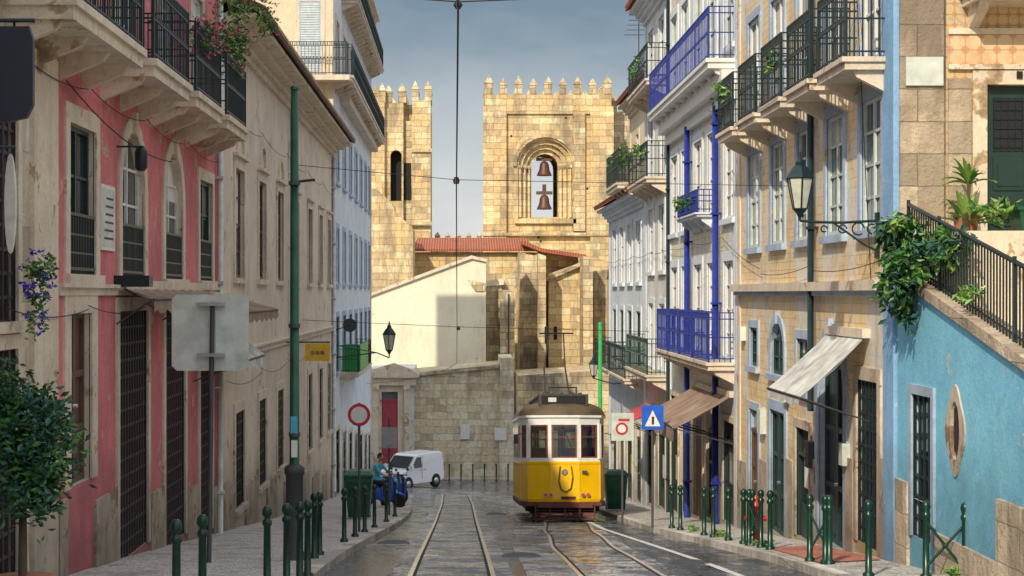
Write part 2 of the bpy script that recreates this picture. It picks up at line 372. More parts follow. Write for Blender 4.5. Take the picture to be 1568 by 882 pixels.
def fills(g,T,o):
    a,b,c,d=o['u0'],o['u1'],o['v0'],o['v1']; D=-o['d']; k=o['kind']
    if k=='none': return
    gm=random.choice(['glass','glass','glass3','glass3','glass2'])
    if k in('grille','shop'): gm='dark'
    fm=o['fm']
    if k in('sash','grille','shop'):
        g.face([T(a,c,D),T(b,c,D),T(b,d,D),T(a,d,D)],gm)
    if k=='shop':
        g.box((a,c,D),(a+.07,d,-.01),'dkdoor',T); g.box((b-.07,c,D),(b,d,-.01),'dkdoor',T); g.box((a,d-.5,D),(b,d-.43,-.01),'dkdoor',T)
        g.box((a+.07,c,D),(b-.07,c+.6,D+.03),'dkdoor',T); g.box((a+.3,c+.9,D+.003),(b-.35,c+1.6,D+.01),random.choice(['white','signyel','glass2']),T)
    if k=='sash':
        e=.06;n0,n1=D+.004,D+.05
        g.box((a,c,n0),(a+e,d,n1),fm,T);g.box((b-e,c,n0),(b,d,n1),fm,T)
        g.box((a+e,c,n0),(b-e,c+e*1.3,n1),fm,T);g.box((a+e,d-e,n0),(b-e,d,n1),fm,T)
        for i in range(1,o['nx']):
            u=a+(b-a)*i/o['nx']; g.box((u-.03,c+e,n0),(u+.03,d-e,n1-.004),fm,T)
        for i in range(1,o['nz']):
            v=c+(d-c)*i/o['nz']; g.box((a+e,v-.02,n0),(b-e,v+.02,n1-.012),fm,T)
        if R()<.35:
            h=rr(.2,.6)*(d-c)
            g.face([T(a+e,d-h,D+.002),T(b-e,d-h,D+.002),T(b-e,d,D+.002),T(a+e,d,D+.002)],random.choice(['white','wcanvas','glass2']))
        if o.get('rail'):
            h=o['rail']; m=o.get('rm','iron')
            g.box((a,c+h-.04,-.03),(b,c+h,.02),m,T); g.box((a,c+.05,-.03),(b,c+.09,.02),m,T)
            n=max(4,int((b-a)/.09))
            for i in range(n+1):
                u=a+(b-a)*i/n; g.box((u-.011,c,-.015),(u+.011,c+h,.005),m,T)
            for v in (c+h*.35,c+h*.65): g.box((a,v-.012,-.018),(b,v+.012,.007),m,T)
    if k=='grille':
        m=o.get('rm','ironbrown'); n=max(2,int((b-a)/.2)); 
        for i in range(n+1):
            u=a+(b-a)*i/n; g.box((u-.02,c,-.04),(u+.02,d,-.01),m,T)
        n=max(3,int((d-c)/.24))
        for i in range(n+1):
            v=c+(d-c)*i/n; g.box((a,v-.02,-.05),(b,v+.02,-.02),m,T)
        g.face([T(a,c,D+.01),T((a+b)/2,c,D+.01),T((a+b)/2,c+(d-c)*.5,D+.01),T(a,c+(d-c)*.5,D+.01)],'bwood')
        g.face([T(a+(b-a)*.1,d-.75,D+.012),T(b-(b-a)*.1,d-.75,D+.012),T(b-(b-a)*.1,d-.1,D+.012),T(a+(b-a)*.1,d-.1,D+.012)],'glass3')
    if k=='door':
        m=o['dm']; tv=d-(.45 if d-c>2.4 else .0)
        g.face([T(a,c,D),T(b,c,D),T(b,tv,D),T(a,tv,D)],m)
        if tv<d: g.face([T(a,tv,D),T(b,tv,D),T(b,d,D),T(a,d,D)],gm); g.box((a,tv-.04,D),(b,tv+.04,D+.06),m,T)
        mid=(a+b)/2; e=.07
        for x0,x1 in ((a,mid),(mid,b)):
            g.box((x0+.005,c,D+.003),(x0+e,tv,D+.05),m,T); g.box((x1-e,c,D+.003),(x1-.005,tv,D+.05),m,T)
            H=tv-c
            for v in (0,.3,.62,.97): g.box((x0+e,c+H*v,D+.003),(x1-e,c+H*v+.09 if v<.9 else tv,D+.045),m,T)
        g.cyl(T(mid-.06,c+1,D+.05),T(mid-.06,c+1,D+.11),.025,'chrome')
    if k=='shutter':
        m=o['dm']; g.face([T(a,c,D),T(b,c,D),T(b,d,D),T(a,d,D)],m)
        n=int((d-c)/.09)
        for i in range(n):
            v=c+i*.09; g.face([T(a,v,D+.05),T(b,v,D+.05),T(b,v+.085,D+.012),T(a,v+.085,D+.012)],m)
def railing(mb,T,u0,u1,z,n,m,h=1.0,sp=.13,sides=True,ns=0.,deco=True):
    for v in (z+.08,z+h*.5 if deco else z+.1,z+h-.14,z+h):
        mb.box((u0,v-.012,n-.012),(u1,v+.012,n+.012),m,T)
        if sides:
            for u in (u0,u1): mb.box((u-.012,v-.012,ns),(u+.012,v+.012,n),m,T)
    k=max(2,int((u1-u0)/sp))
    for i in range(k+1):
        u=u0+(u1-u0)*i/k; r=.008 if i not in(0,k) else .02
        mb.box((u-r,z,n-r),(u+r,z+h,n+r),m,T)
        if deco and i<k: 
            uu=u+(u1-u0)/k/2; mb.box((uu-.025,z+h*.5,n-.006),(uu+.025,z+h*.5+.06,n+.006),m,T); mb.box((uu-.015,z+h-.13,n-.006),(uu+.015,z+h,n+.006),m,T)
    if sides:
        k=max(2,int((n-ns)/.11))
        for i in range(1,k):
            q=ns+(n-ns)*i/k
            for u in (u0,u1): mb.box((u-.009,z,q-.009),(u+.009,z+h,q+.009),m,T)
def balcony(slab,ir,T,u0,u1,z,n=.65,sm='trim',im='iron',h=1.05,t=.2,br=True,sp=.13):
    slab.box((u0,z,-.02),(u1,z+t*.6,n),sm,T); slab.box((u0-.04,z+t*.6,-.02),(u1+.04,z+t,n+.05),sm,T)
    if br:
        k=max(2,int((u1-u0)/1.1)+1)
        for i in range(k):
            u=u0+.15+(u1-u0-.3)*i/(k-1)
            P=[T(u-.07,z,0),T(u-.07,z,n*.8),T(u-.07,z-.1,n*.7),T(u-.07,z-.32,0)]
            Q=[T(u+.07,z,0),T(u+.07,z,n*.8),T(u+.07,z-.1,n*.7),T(u+.07,z-.32,0)]
            slab.loft([P,Q],sm)
    railing(ir,T,u0+.02,u1-.02,z+t,n-.02,im,h,sp)
def building(name,T,u0,u1,z0,z1,wm,ops,depth=8,trimm='trim',cornice=None,roof=None,extra=None,plinth=None,quoin=True,side=None):
    w,t,g=MB(),MB(),MB()
    facade(w,T,u0,u1,z0,z1,ops,wm)
    sd=side or wm
    w.face([T(u0,z0,0),T(u0,z1,0),T(u0,z1,-depth),T(u0,z0,-depth)],sd)
    w.face([T(u1,z0,0),T(u1,z1,0),T(u1,z1,-depth),T(u1,z0,-depth)],sd)
    w.face([T(u0,z0,-depth),T(u0,z1,-depth),T(u1,z1,-depth),T(u1,z0,-depth)],sd)
    w.face([T(u0,z1,0),T(u0,z1,-depth),T(u1,z1,-depth),T(u1,z1,0)],sd)
    for o in ops: trims(t,T,o); fills(g,T,o)
    if quoin:
        for a,b in ((u0+.004,u0+.38),(u1-.38,u1-.004)): t.box((a,z0,-.01),(b,z1,.03),trimm,T)
    if cornice:
        n=cornice; zz=z1-.5
        for i,(q,h) in enumerate(((.10,.14),(.22,.12),(n*.6,.12),(n,.1))):
            t.box((u0,zz,-.02),(u1,zz+h,q),trimm,T); zz+=h
    par=empty(name,T((u0+u1)/2,z0,-1))
    w.obj('walls',par); t.obj('stone_trim',par); g.obj('windows_and_doors',par)
    if roof:
        r=MB(); n=(cornice or 0)+.12
        H=1.8
        r.loft([[T(u0,z1+.0,n),T(u0,z1+.07,n),T(u0,z1+H,-depth/2),T(u0,z1+H-.07,-depth/2)],[T(u1,z1+.0,n),T(u1,z1+.07,n),T(u1,z1+H,-depth/2),T(u1,z1+H-.07,-depth/2)]],roof)
        r.loft([[T(u0,z1+.0,-depth),T(u0,z1+.07,-depth),T(u0,z1+H,-depth/2),T(u0,z1+H-.07,-depth/2)],[T(u1,z1+.0,-depth),T(u1,z1+.07,-depth),T(u1,z1+H,-depth/2),T(u1,z1+H-.07,-depth/2)]],roof)
        k=int((u1-u0)/.24)
        for i in range(k):
            u=u0+.12+i*.24; r.cyl(T(u,z1+.07,n+.02),T(u,z1+.3,n-.5),.085,roof,n=6)
        r.obj('tiled_roof',par)
    return par
def band(par,T,u0,u1,z,h,n,m,name='string_course'):
    b=MB(); b.box((u0,z,-.01),(u1,z+h,n),m,T); b.box((u0,z+h,-.01),(u1,z+h+.05,n+.05),m,T); b.obj(name,par)
def pipe(par,T,u,z0,z1,m,r=.05,n=.09,name='drainpipe'):
    b=MB(); b.cyl(T(u,z0,n),T(u,z1,n),r,m)
    z=z0+1
    while z<z1: b.box((u-r*1.5,z,0),(u+r*1.5,z+.05,n+r*1.3),m,T); z+=2.1
    b.obj(name,par)
def plinthband(par,T,u0,u1,m='plinth',h=.9,skip=()):
    b=MB(); segs=[]; x=u0
    for a,c in sorted(skip):
        if c<u0 or a>u1: continue
        if a>x: segs.append((x,a))
        x=max(x,c)
    if x<u1: segs.append((x,u1))
    for a,c in segs:
        n=max(1,int((c-a)/1.5))
        for i in range(n):
            p,q=a+(c-a)*i/n,a+(c-a)*(i+1)/n
            zt=gz((p+q)/2)+.12+h
            b.box((p,gz(q)-.5,-.01),(q,zt,.045+.004*(i%2)),m,T)
    b.obj('stone_plinth',par)

# ------------------------------------------------------------ foliage
def foliage(name,blobs,n,size,mats,par=None,droop=0.,stems=None,flow=None,nf=0):
    mb=MB()
    if stems:
        for p,q,r in stems: mb.cyl(p,q,r,'bark',r*.6,n=6)
    tot=sum(b[1][0]*b[1][1]*b[1][2] for b in blobs)**1.
    def leaf(c,s,m):
        a=Vector((rr(-1,1),rr(-1,1),rr(-.7,.7)-droop)).normalized()
        b=a.cross(Vector((rr(-1,1),rr(-1,1),rr(-1,1)))).normalized()
        l=s*rr(.7,1.4); wd=l*.45; up=a.cross(b)*l*.12
        p0=c; p1=c+a*l*.5+b*wd*.5-up; p2=c+a*l; p3=c+a*l*.5-b*wd*.5-up; pm=c+a*l*.5+up
        mb.face([p0,p1,p2,pm],m); mb.face([p0,pm,p2,p3],m)
    for c,rad in blobs:
        k=int(n*(rad[0]*rad[1]*rad[2])/tot)
        cl=[(Vector((random.gauss(0,1),random.gauss(0,1),random.gauss(0,1))).normalized()*rr(.55,1.),random.choice(mats)) for _ in range(max(6,k//14))]
        for _ in range(k):
            d,mm=random.choice(cl)
            p=d+Vector((random.gauss(0,.17),random.gauss(0,.17),random.gauss(0,.17)))
            if R()<.25: p=p*rr(.2,.9)
            q=Vector((c[0]+p.x*rad[0],c[1]+p.y*rad[1],c[2]+p.z*rad[2]))
            leaf(q,size,mm if R()<.7 else random.choice(mats))
        if flow:
            for _ in range(nf):
                p=Vector((random.gauss(0,1),random.gauss(0,1),random.gauss(0,1))).normalized()*rr(.9,1.1)
                q=Vector((c[0]+p.x*rad[0],c[1]+p.y*rad[1],c[2]+p.z*rad[2]))
                for _ in range(3): leaf(q,size*.8,flow)
    return mb.obj(name,par)
G3=['leafA','leafB','leafC']

# ============================================================ GROUND / ROAD
def sheet(name,xl,xr,y0,y1,dz,m,step=1.,skirt=0.):
    mb=MB(); n=int(round((y1-y0)/step))
    for i in range(n):
        a,b=y0+(y1-y0)*i/n,y0+(y1-y0)*(i+1)/n
        mb.face([(xl(a),a,gz(a)+dz),(xr(a),a,gz(a)+dz),(xr(b),b,gz(b)+dz),(xl(b),b,gz(b)+dz)],m)
    return mb
def lerp(tab,y):
    if y<=tab[0][0]: return tab[0][1]
    for (a,p),(b,q) in zip(tab,tab[1:]):
        if a<=y<=b:
            t=(y-a)/(b-a); t=t*t*(3-2*t) if (len(tab)>4) else t
            return p+(q-p)*t
    return tab[-1][1]
KL=lambda y: lerp([(0,-2.0),(23,-1.9),(50,-1.5),(70,-1.9),(78,-2.6),(84,-4.0),(88,-5.2),(93,-30)],y)
KR=lambda y: lerp([(0,4.95),(23,4.87),(42,4.4),(60,4.4),(70,6.0),(80,9)],y)
g=MB()
ys=[-800,-200,-20]+list(range(-10,112,1))+[200,600,2500]
for a,b in zip(ys,ys[1:]): g.face([(-900,a,gz(a)-.06),(900,a,gz(a)-.06),(900,b,gz(b)-.06),(-900,b,gz(b)-.06)],'ground')
g.obj('ground')
sheet('road',lambda y:min(KL(y),-1) if y<88 else -30,lambda y:KR(y) if y<68 else 12,-12,100,0,'asphalt').obj('road')
def strip(pts,w,dz,m,mb,step=.75,h=0):
    L=[]
    n=int((pts[-1][0]-pts[0][0])/step)
    for i in range(n+1):
        y=pts[0][0]+(pts[-1][0]-pts[0][0])*i/n; L.append((lerp(pts,y),y))
    for i in range(n):
        (xa,ya),(xb,yb)=L[i],L[i+1]
        def off(i_):
            p=L[max(i_-1,0)]; q=L[min(i_+1,n)]; d=Vector((q[0]-p[0],q[1]-p[1])).normalized(); return d.y,-d.x
        o1,o2=off(i),off(i+1)
        A=[(xa+o1[0]*s,ya+o1[1]*s) for s in w]; B=[(xb+o2[0]*s,yb+o2[1]*s) for s in w]
        z1=dz
        mb.face([(A[0][0],A[0][1],gz(ya)+z1),(A[1][0],A[1][1],gz(ya)+z1),(B[1][0],B[1][1],gz(yb)+z1),(B[0][0],B[0][1],gz(yb)+z1)],m)
T1=[(-12,-.1),(20,-.12),(60,-.12),(76,-.2),(84,-1.6),(90,-5.5),(96,-20)]
T2=[(-12,2.0),(23,2.22),(30,2.25),(38,2.5),(46,2.83),(56,2.83),(68,1.8),(80,.6),(88,-3),(95,-17)]
tb=MB()
strip(T1,(-.85,.85),.004,'trackbed',tb); strip(T2,(-1.3,.85),.006,'trackbed',tb)
tb.obj('track_cobble_bed')
rl=MB()
for T_ in (T1,T2):
    for s in (-.57,.57):
        strip(T_,(s-.032,s+.032),.012,'rail',rl); strip(T_,(s+(.034 if s<0 else -.075),s+(.075 if s<0 else -.034)),.009,'dark',rl)
rl.obj('tram_rails')
ml=MB(); strip([(-12,4.1),(23,3.85),(41,3.45),(60,3.6)],(-.06,.06),.009,'line',ml); ml.obj('road_edge_line')
mh=MB()
for x,y in ((1.0,28),(-1.3,33),(3.5,26),(1.1,52)):
    mh.cyl((x,y,gz(y)-.02),(x,y-.002,gz(y)+.011),.32,'tgrey',n=20); mh.cyl((x,y,gz(y)-.02),(x,y-.002,gz(y)+.014),.27,'blackboard',n=20)
mh.obj('manhole_cover')
def pavement(name,inner,wallx,y0,y1,side):
    mb=MB(); n=int(y1-y0)
    for i in range(n):
        a,b=y0+i,y0+i+1
        k0,k1=inner(a),inner(b); s=.22*side
        za,zb=gz(a)+.12,gz(b)+.12
        mb.face([(k0+s,a,za),(wallx,a,za+.05),(wallx,b,zb+.05),(k1+s,b,zb)],'calc')
        mb.face([(k0,a,za+.004),(k0+s,a,za+.004),(k1+s,b,zb+.004),(k1,b,zb+.004)],'kerb')
        mb.face([(k0,a,za+.004),(k1,b,zb+.004),(k1,b,zb-.2),(k0,a,za-.2)],'kerb')
    return mb.obj(name)
pavement('pavement',lambda y:max(KL(y),-4.8),-4.95,-12,88,-1)
pavement('pavement',lambda y:min(KR(y),6.0),6.15,-12,70,1)
fp=MB()
fp.box((-10,98.6,.5),(9,101,1.13),'calc'); fp.box((-10,98.38,.5),(9,98.6,1.134),'kerb'); fp.obj('pavement')
rp=MB()
for i in range(6):
    a,b=24.2+i*.7,24.2+(i+1)*.7
    rp.face([(5.12,a,gz(a)+.135),(6.0,a,gz(a)+.178),(6.0,b,gz(b)+.178),(5.12,b,gz(b)+.135)],'redpave')
rp.obj('brick_pavement_patch')

# ============================================================ LEFT BUILDINGS
T=TL()
o0=[op(15.0,1.5,12.2,14.4,'grille',fm='bwood'),op(18.0,1.4,11.7,14.05,'grille'),op(18.0,1.4,8.9,11.4,'grille'),op(14.8,1.3,8.9,11.5,'door'),op(18.0,1.2,15.3,17.7,'sash')]
p=building('corner_townhouse',T,9.5,20.5,6.5,19.2,'greyst',o0,cornice=.5,roof='brnroof')
b=MB(); b.box((19.3,7,-.01),(20.45,14.8,.06),'trim',T); b.obj('pilaster',p)
ops=[]
ops.append(op(21.95,1.5,12.25,14.15,'sash',fm='dkdoor',rail=.78,sw=.24,d=.12))
ops.append(op(25.35,1.75,12.25,14.4,'sash',arch=True,fm='white',rail=.78,sw=.24,d=.12,nz=4))
ops.append(op(28.95,1.75,12.25,14.4,'sash',arch=True,fm='white',rail=.78,sw=.24,d=.12,nz=4))
ops.append(op(32.6,1.6,12.25,14.15,'sash',fm='dkdoor',rail=.78,sw=.22,d=.1))
for u,w in ((25.4,2.2),(29.1,2.0),(32.6,1.5)):
    ops.append(op(u,w,gz(u)+.2,11.75,'grille',sw=.2,d=.15,sill=False))
ops.append(op(21.85,1.2,gz(21.8)+1.3,11.75,'door',dm='bwood',sw=.34,d=.12,sill=False))
for u in (21.2,24.6,28.1,31.5): ops.append(op(u,1.25,15.15,17.5,'sash',fm='white',sw=.18))
PK=building('pink_townhouse',T,20.52,34.55,5.5,19.6,'pink',ops,cornice=.5,roof='brnroof',quoin=False)
sl,ir=MB(),MB()
for a,b_ in ((18.2,22.2),(23.0,26.0),(26.7,29.5),(30.2,32.9)):
    balcony(sl,ir,T,a,b_,14.95,.75,'trim','iron',1.1,.24,br=True)
sl.obj('balcony_slabs',PK); ir.obj('balcony_railings',PK)
band(PK,T,20.6,34.5,11.98,.10,.05,'trim')
band(PK,T,34.2,34.5,6.0,12.,.04,'trim','corner_strip')
plinthband(PK,T,20.6,34.5,'plinth',1.0,[(o['u0']-.21,o['u1']+.21) for o in ops if o['v0']<10])
pipe(PK,T,34.0,7,18,'offw',.06)
b=MB(); b.box((23.05,12.6,.0),(23.95,13.5,.03),'white',T); b.box((23.1,12.65,.03),(23.9,13.45,.034),'offw',T)
for i in range(6): b.box((23.2+.03*i,12.75+i*.11,.034),(23.8,12.78+i*.11,.037),'tgrey',T)
b.obj('wall_plaque',PK)
ops=[]
us=[37.6,41.9,46.1,50.6,55.2,59.4,63.2]
for u in us:
    ops.append(op(u,1.5,12.35,14.75,'sash',fm='bwood',sw=.24,hood=True,nz=4,d=.12))
for u in (37.6,41.9,46.1): ops.append(op(u,1.5,7.3,9.4,'grille',rm='iron',sw=.22,d=.1))
for u in (50.6,55.2,59.4,63.2): ops.append(op(u,1.4,6.9,9.4,'sash' if u<60 else 'door',fm='dkdoor',sw=.22))
BG=building('beige_townhouse',T,34.6,65.0,3.,17.75,'beige',ops,cornice=.75,roof='brnroof')
t=MB()
for u in us[:4]:
    P,_=arcpts(dict(u0=u-.5,u1=u+.5,v1=15.6,ry=.9),8); Q,_=arcpts(dict(u0=u-.5,u1=u+.5,v1=15.6,ry=.9),8,.1)
    for i in range(8):
        t.loft([[T(*P[i],0),T(*P[i],.06),T(*Q[i],.06),T(*Q[i],0)],[T(*P[i+1],0),T(*P[i+1],.06),T(*Q[i+1],.06),T(*Q[i+1],0)]],'trim')
t.obj('window_hood_mouldings',BG)
band(BG,T,34.7,64.9,10.6,.14,.07,'trim'); 
plinthband(BG,T,34.7,64.9,'plinth',1.1,[(o['u0']-.2,o['u1']+.2) for o in ops if o['v0']<7.5])
pipe(BG,T,64.6,4.5,17.2,'offw',.07); pipe(BG,T,48.4,6,17.2,'offw',.05)
ops=[]
for i,u in enumerate((67.5,71.5,75.5,79.5,83.5,87.5,91)):
    for z in (8.9,12.4,16.4,20.6,24.3): ops.append(op(u,1.6,z,z+2.2,'sash',fm='white' if z>10 else 'dkdoor',sw=.2,sur='bluestone' if z<20 else 'trim'))
    ops.append(op(u,1.9,gz(u)+.2,gz(u)+2.8,'door' if i%2 else 'shop',sw=.2,sill=False))
PW=building('pale_corner_house',T,65.03,93,1.,27,'palew',ops,cornice=.5,side='cream',depth=5)
building('rear_cream_house',TL(-9.95),65.1,80,1,24,'cream',[],depth=8,roof='brnroof')
sl,ir=MB(),MB()
balcony(sl,ir,T,65.2,92.8,20.15,.75,'trim','iron',1.2,.25,sp=.22); balcony(sl,ir,T,70,92.5,24.0,.7,'trim','iron',1.1,.2,sp=.22)
balcony(sl,ir,T,69,79,8.6,.75,'trim','iron',1.1,.2,sp=.2)
sl.box((69,19.75,-.01),(92.9,20.1,.4),'trim',T)
sl.obj('balcony_slabs',PW); ir.obj('balcony_railings',PW)
b=MB(); b.box((69.6,8.85,.76),(75.5,9.9,.8),'ltgreen',T); b.box((69.2,8.82,.1),(69.24,9.95,.74),'ltgreen',T); b.obj('green_banner',PW)
Tg=TC(65.03)
b=MB(); railing(b,Tg,-9.6,-4.3,20.3,.75,'iron',1.25,sides=True); b.box((-9.6,20.1,0),(-4.2,20.3,.8),'trim',Tg); b.obj('gable_balcony',PW)
b=MB()
o=op(-5.75,.8,20.5,23.2,'shutter',dm='bluestone'); trims(b,Tg,o)
b.box((-6.15,20.5,0),(-5.35,23.2,.02),'bluestone',Tg); 
for i in range(28): b.box((-6.1,20.55+i*.093,.02),(-5.4,20.6+i*.093,.035),'offw',Tg)
b.obj('gable_shutter',PW)
band(PW,Tg,-9.9,-4.9,18.9,.2,.12,'trim')

# ============================================================ RIGHT BUILDINGS
T=TR()
ops=[]; W4=[25.15,27.6,30.05,32.6,35.2]
for i,u in enumerate(W4):
    ops.append(op(u,1.25,12.95,14.9,'sash',fm='offw',sur='bluestone',sw=.18,nz=4,d=.07))
    ops.append(op(u,1.3,15.45,17.7,'sash',fm='white',sur='bluestone',sw=.17,d=.08))
ops+= [op(32.6,1.3,10.45,11.45,'sash',arch=True,ry=.8,fm='dkdoor',sur='bluestone'),op(35.2,.9,10.5,11.3,'sash',fm='dkdoor',sur='bluestone'),op(30.2,1.0,10.3,11.2,'sash',fm='dkdoor',sur='bluestone')]
ops+= [op(25.4,1.3,gz(25.4)+.3,10.7,'grille',rm='iron',sur='plinth',sill=False,sw=.2,d=.1),op(27.9,1.9,gz(27.9)+.2,11.3,'door',arch=True,sur='bluestone',sill=False,sw=.24,d=.14),
       op(30.2,1.2,gz(30.2)+.2,9.6,'shop',sur='plinth',sill=False),op(32.6,1.5,gz(32.6)+.2,9.75,'door',sur='bluestone',sill=False,sw=.2),op(35.2,1.1,gz(35.2)+.2,9.6,'door',dm='bwood',sur='bluestone',sill=False)]
YT=building('cream_tiled_house',T,23.92,37.3,5.5,19.8,'ytile',ops,trimm='trim',cornice=.5,roof='brnroof',depth=7,side='pier')
sl,ir=MB(),MB()
for u in W4: balcony(sl,ir,T,u-.95,u+.95,15.2,.62,'trim','iron',1.1,.18)
sl.obj('balcony_slabs',YT); ir.obj('balcony_railings',YT)
b=MB(); b.box((24.2,12.05,-.01),(37.2,12.2,.2),'trim',T); b.box((24.2,11.97,-.01),(37.2,12.05,.12),'bluestone',T); b.obj('ledge',YT)
b=MB(); b.box((23.73,8,-.2),(24.32,19.6,.05),'blueedge',T); b.obj('blue_corner_pilaster',YT)
plinthband(YT,T,24.33,37.2,'plinth',1.5,[(o['u0']-.2,o['u1']+.2) for o in ops if o['v0']<9.2])
pipe(YT,T,29.0,10,17.5,'iron',.055,.12)
b=MB()
for (u,z,w_,h_,m_) in ((33.9,9.2,.35,.5,'offw'),(31.4,10.0,.3,.4,'trim'),(29.2,9.0,.3,.45,'tgrey'),(26.6,9.3,.25,.35,'offw'),(36.3,11,.3,.3,'white')): b.box((u,z,0),(u+w_,z+h_,.12),m_,T)
b.obj('meter_boxes',YT)
Tg=TC(23.72)
GD=empty('stair_head_house',(8,24,12.8))
w,t,gg=MB(),MB(),MB()
dop=op(8.02,1.35,12.85,14.92,'none',sur='trim',sw=.2,d=.17,sill=False)
facade(w,TC(23.7),6.78,12.5,8,19.8,[dop],'gtile')
trims(t,TC(23.7),dop)
w.obj('walls',GD)
t.box((6.13,8,.0),(6.74,19.8,.06),'pier',Tg); t.box((6.74,8,-.15),(6.78,19.8,.0),'pier',Tg)
t.box((6.8,12.8,.03),(7.12,15.0,.06),'pier',Tg)
t.box((6.8,15.2,.03),(12.4,15.62,.05),'tdec',Tg); t.box((6.8,15.13,.02),(12.4,15.2,.08),'trim',Tg); t.box((6.8,15.62,.02),(12.4,15.7,.08),'trim',Tg)
t.box((6.2,14.9,.06),(6.72,15.3,.1),'offw',Tg)
t.obj('stone_trim',GD)
Td=TC(23.7); D=-.12
for x0,x1 in ((7.35,8.01),(8.03,8.69)):
    gg.box((x0,12.85,D-.03),(x1,14.92,D),'dkdoor',Td)
    gg.box((x0+.12,14.0,D),(x1-.12,14.75,D+.01),'dark',Td)
    for k in range(5): gg.box((x0+.13+k*.1,14.0,D+.01),(x0+.145+k*.1,14.75,D+.025),'iron',Td)
    for k in range(6): gg.box((x0+.12,14.05+k*.13,D+.01),(x1-.12,14.062+k*.13,D+.025),'iron',Td)
    for a,bq in ((12.95,13.35),(13.45,13.9)):
        gg.box((x0+.12,a,D),(x1-.12,bq,D+.02),'dkdoor',Td); gg.box((x0+.18,a+.06,D+.02),(x1-.18,bq-.06,D+.035),'dkdoor',Td)
    for xx in (x0+.02,x1-.07): gg.box((xx,12.87,D),(xx+.05,14.9,D+.03),'dkdoor',Td)
gg.cyl(Td(7.95,13.7,D+.02),Td(7.95,13.7,D+.09),.035,'signyel')
for k in range(3): gg.box((7.75+k*.12,15.0,.04),(7.83+k*.12,15.1,.06),'dark',Td)
gg.obj('double_door',GD)
sl,ir=MB(),MB(); balcony(sl,ir,Td,7.0,11.8,16.0,.7,'trim','iron',1.1,.18)
sl.obj('balcony_slab',GD); ir.obj('balcony_railing',GD)
b=MB(); b.face([Td(7.4,16.2,.01),Td(8.4,16.2,.01),Td(8.4,18.4,.01),Td(7.4,18.4,.01)],'white'); b.box((7.5,16.3,.01),(7.86,18.3,.03),'glass2',Td); b.box((7.94,16.3,.01),(8.3,18.3,.03),'glass2',Td); b.obj('balcony_door',GD)
BW=empty('blue_stair_wall',(6.1,20,8))
def wt(y): return 12.2-(23.5-y)*.195
wop=op(22.4,.95,8.75,10.66,'grille',rm='iron',sur='bluestone',sw=.13,d=.1,sill=False)
w,t,gg=MB(),MB(),MB()
facade(w,T,9.,23.7,5,9.25,[op(22.4,.95,8.75,9.25,'none',sur='bluestone',d=.1)],'bluewall')
yy=[9.,11,13,15,17,19,20.2,20.7,21.1,21.925,22.875,23.5,23.7]
for a,b_ in zip(yy,yy[1:]):
    def quad(za,zb,ta,tb_): w.face([T(a,za,0),T(b_,zb,0),T(b_,tb_,0),T(a,ta,0)],'bluewall')
    ta,tb_=wt(a),wt(b_)
    if ta<9.25: ta=max(ta,9.25)
    m=(a+b_)/2
    if abs(m-22.4)<.3: quad(10.66,10.66,ta,tb_)
    elif abs(m-20.9)<.1: quad(9.25,9.25,9.95,9.95); quad(10.68,10.68,ta,tb_)
    else: quad(9.25,9.25,ta,tb_)
    w.loft([[T(a,wt(a),.06),T(a,wt(a)+.14,.06),T(a,wt(a)+.14,-.35),T(a,wt(a),-.35)],[T(b_,wt(b_),.06),T(b_,wt(b_)+.14,.06),T(b_,wt(b_)+.14,-.35),T(b_,wt(b_),-.35)]],'pier')
    w.face([T(a,6,-.3),T(b_,6,-.3),T(b_,wt(b_),-.3),T(a,wt(a),-.3)],'gplas')
trims(t,T,wop); fills(gg,T,wop)
for uu in (21.925,22.875): w.face([T(uu,9.25,0),T(uu,10.66,0),T(uu,10.66,-.1),T(uu,9.25,-.1)],'bluestone')
w.face([T(20.7,9.95,-.03),T(21.1,9.95,-.03),T(21.1,10.68,-.03),T(20.7,10.68,-.03)],'dark')
out=[];inn=[]
for i in range(32):
    th=2*math.pi*i/32; lob=1+.10*math.cos(4*th)
    out.append((20.9+.38*lob*math.cos(th),10.315+.52*lob*math.sin(th))); inn.append((20.9+.2*math.cos(th),10.315+.36*math.sin(th)))
for i in range(32):
    j=(i+1)%32
    t.face([T(*out[i],.02),T(*out[j],.02),T(*inn[j],.02),T(*inn[i],.02)],'plinth'); t.face([T(*out[i],.02),T(*out[j],.02),T(*out[j],0),T(*out[i],0)],'plinth'); t.face([T(*inn[i],.02),T(*inn[j],.02),T(*inn[j],-.028),T(*inn[i],-.028)],'plinth')
for i in range(4): gg.box((20.76+i*.09,9.97,-.028),(20.77+i*.09,10.66,-.015),'ironbrown',T)
plinthband(BW,T,9,19.2,'pier',1.0); plinthband(BW,T,19.2,21.7,'pier',.45); plinthband(BW,T,23.05,23.68,'pier',1.2)
w.obj('wall',BW); t.obj('stone_window_frames',BW); gg.obj('window_grilles',BW)
r=MB()
for y in [9.5+i*.115 for i in range(int(14.0/.115))]:
    zb=wt(y)+.14; r.cyl((6.2,y,zb),(6.2,y,zb+.88),.012,'iron',n=4,caps=False)
for dz,rad in ((.08,.016),(.9,.028)): r.cyl((6.2,9.5,wt(9.5)+.14+dz),(6.2,23.5,wt(23.5)+.14+dz),rad,'iron',n=6)
for y in (10,13,16,19,22,23.5): r.cyl((6.2,y,wt(y)+.1),(6.2,y,wt(y)+1.1),.025,'iron',n=6)
r.obj('iron_handrail',BW)
st=MB()
k=40
for i in range(k):
    y=9.2+i*(12.3/k); z=wt(y)-.25; st.box((6.42,y,5),(9.4,y+12.3/k+(.0),z+.3*.195),'trim')
st.box((6.42,21.5,5),(12.4,23.63,12.8),'trim'); st.obj('stone_stairs')
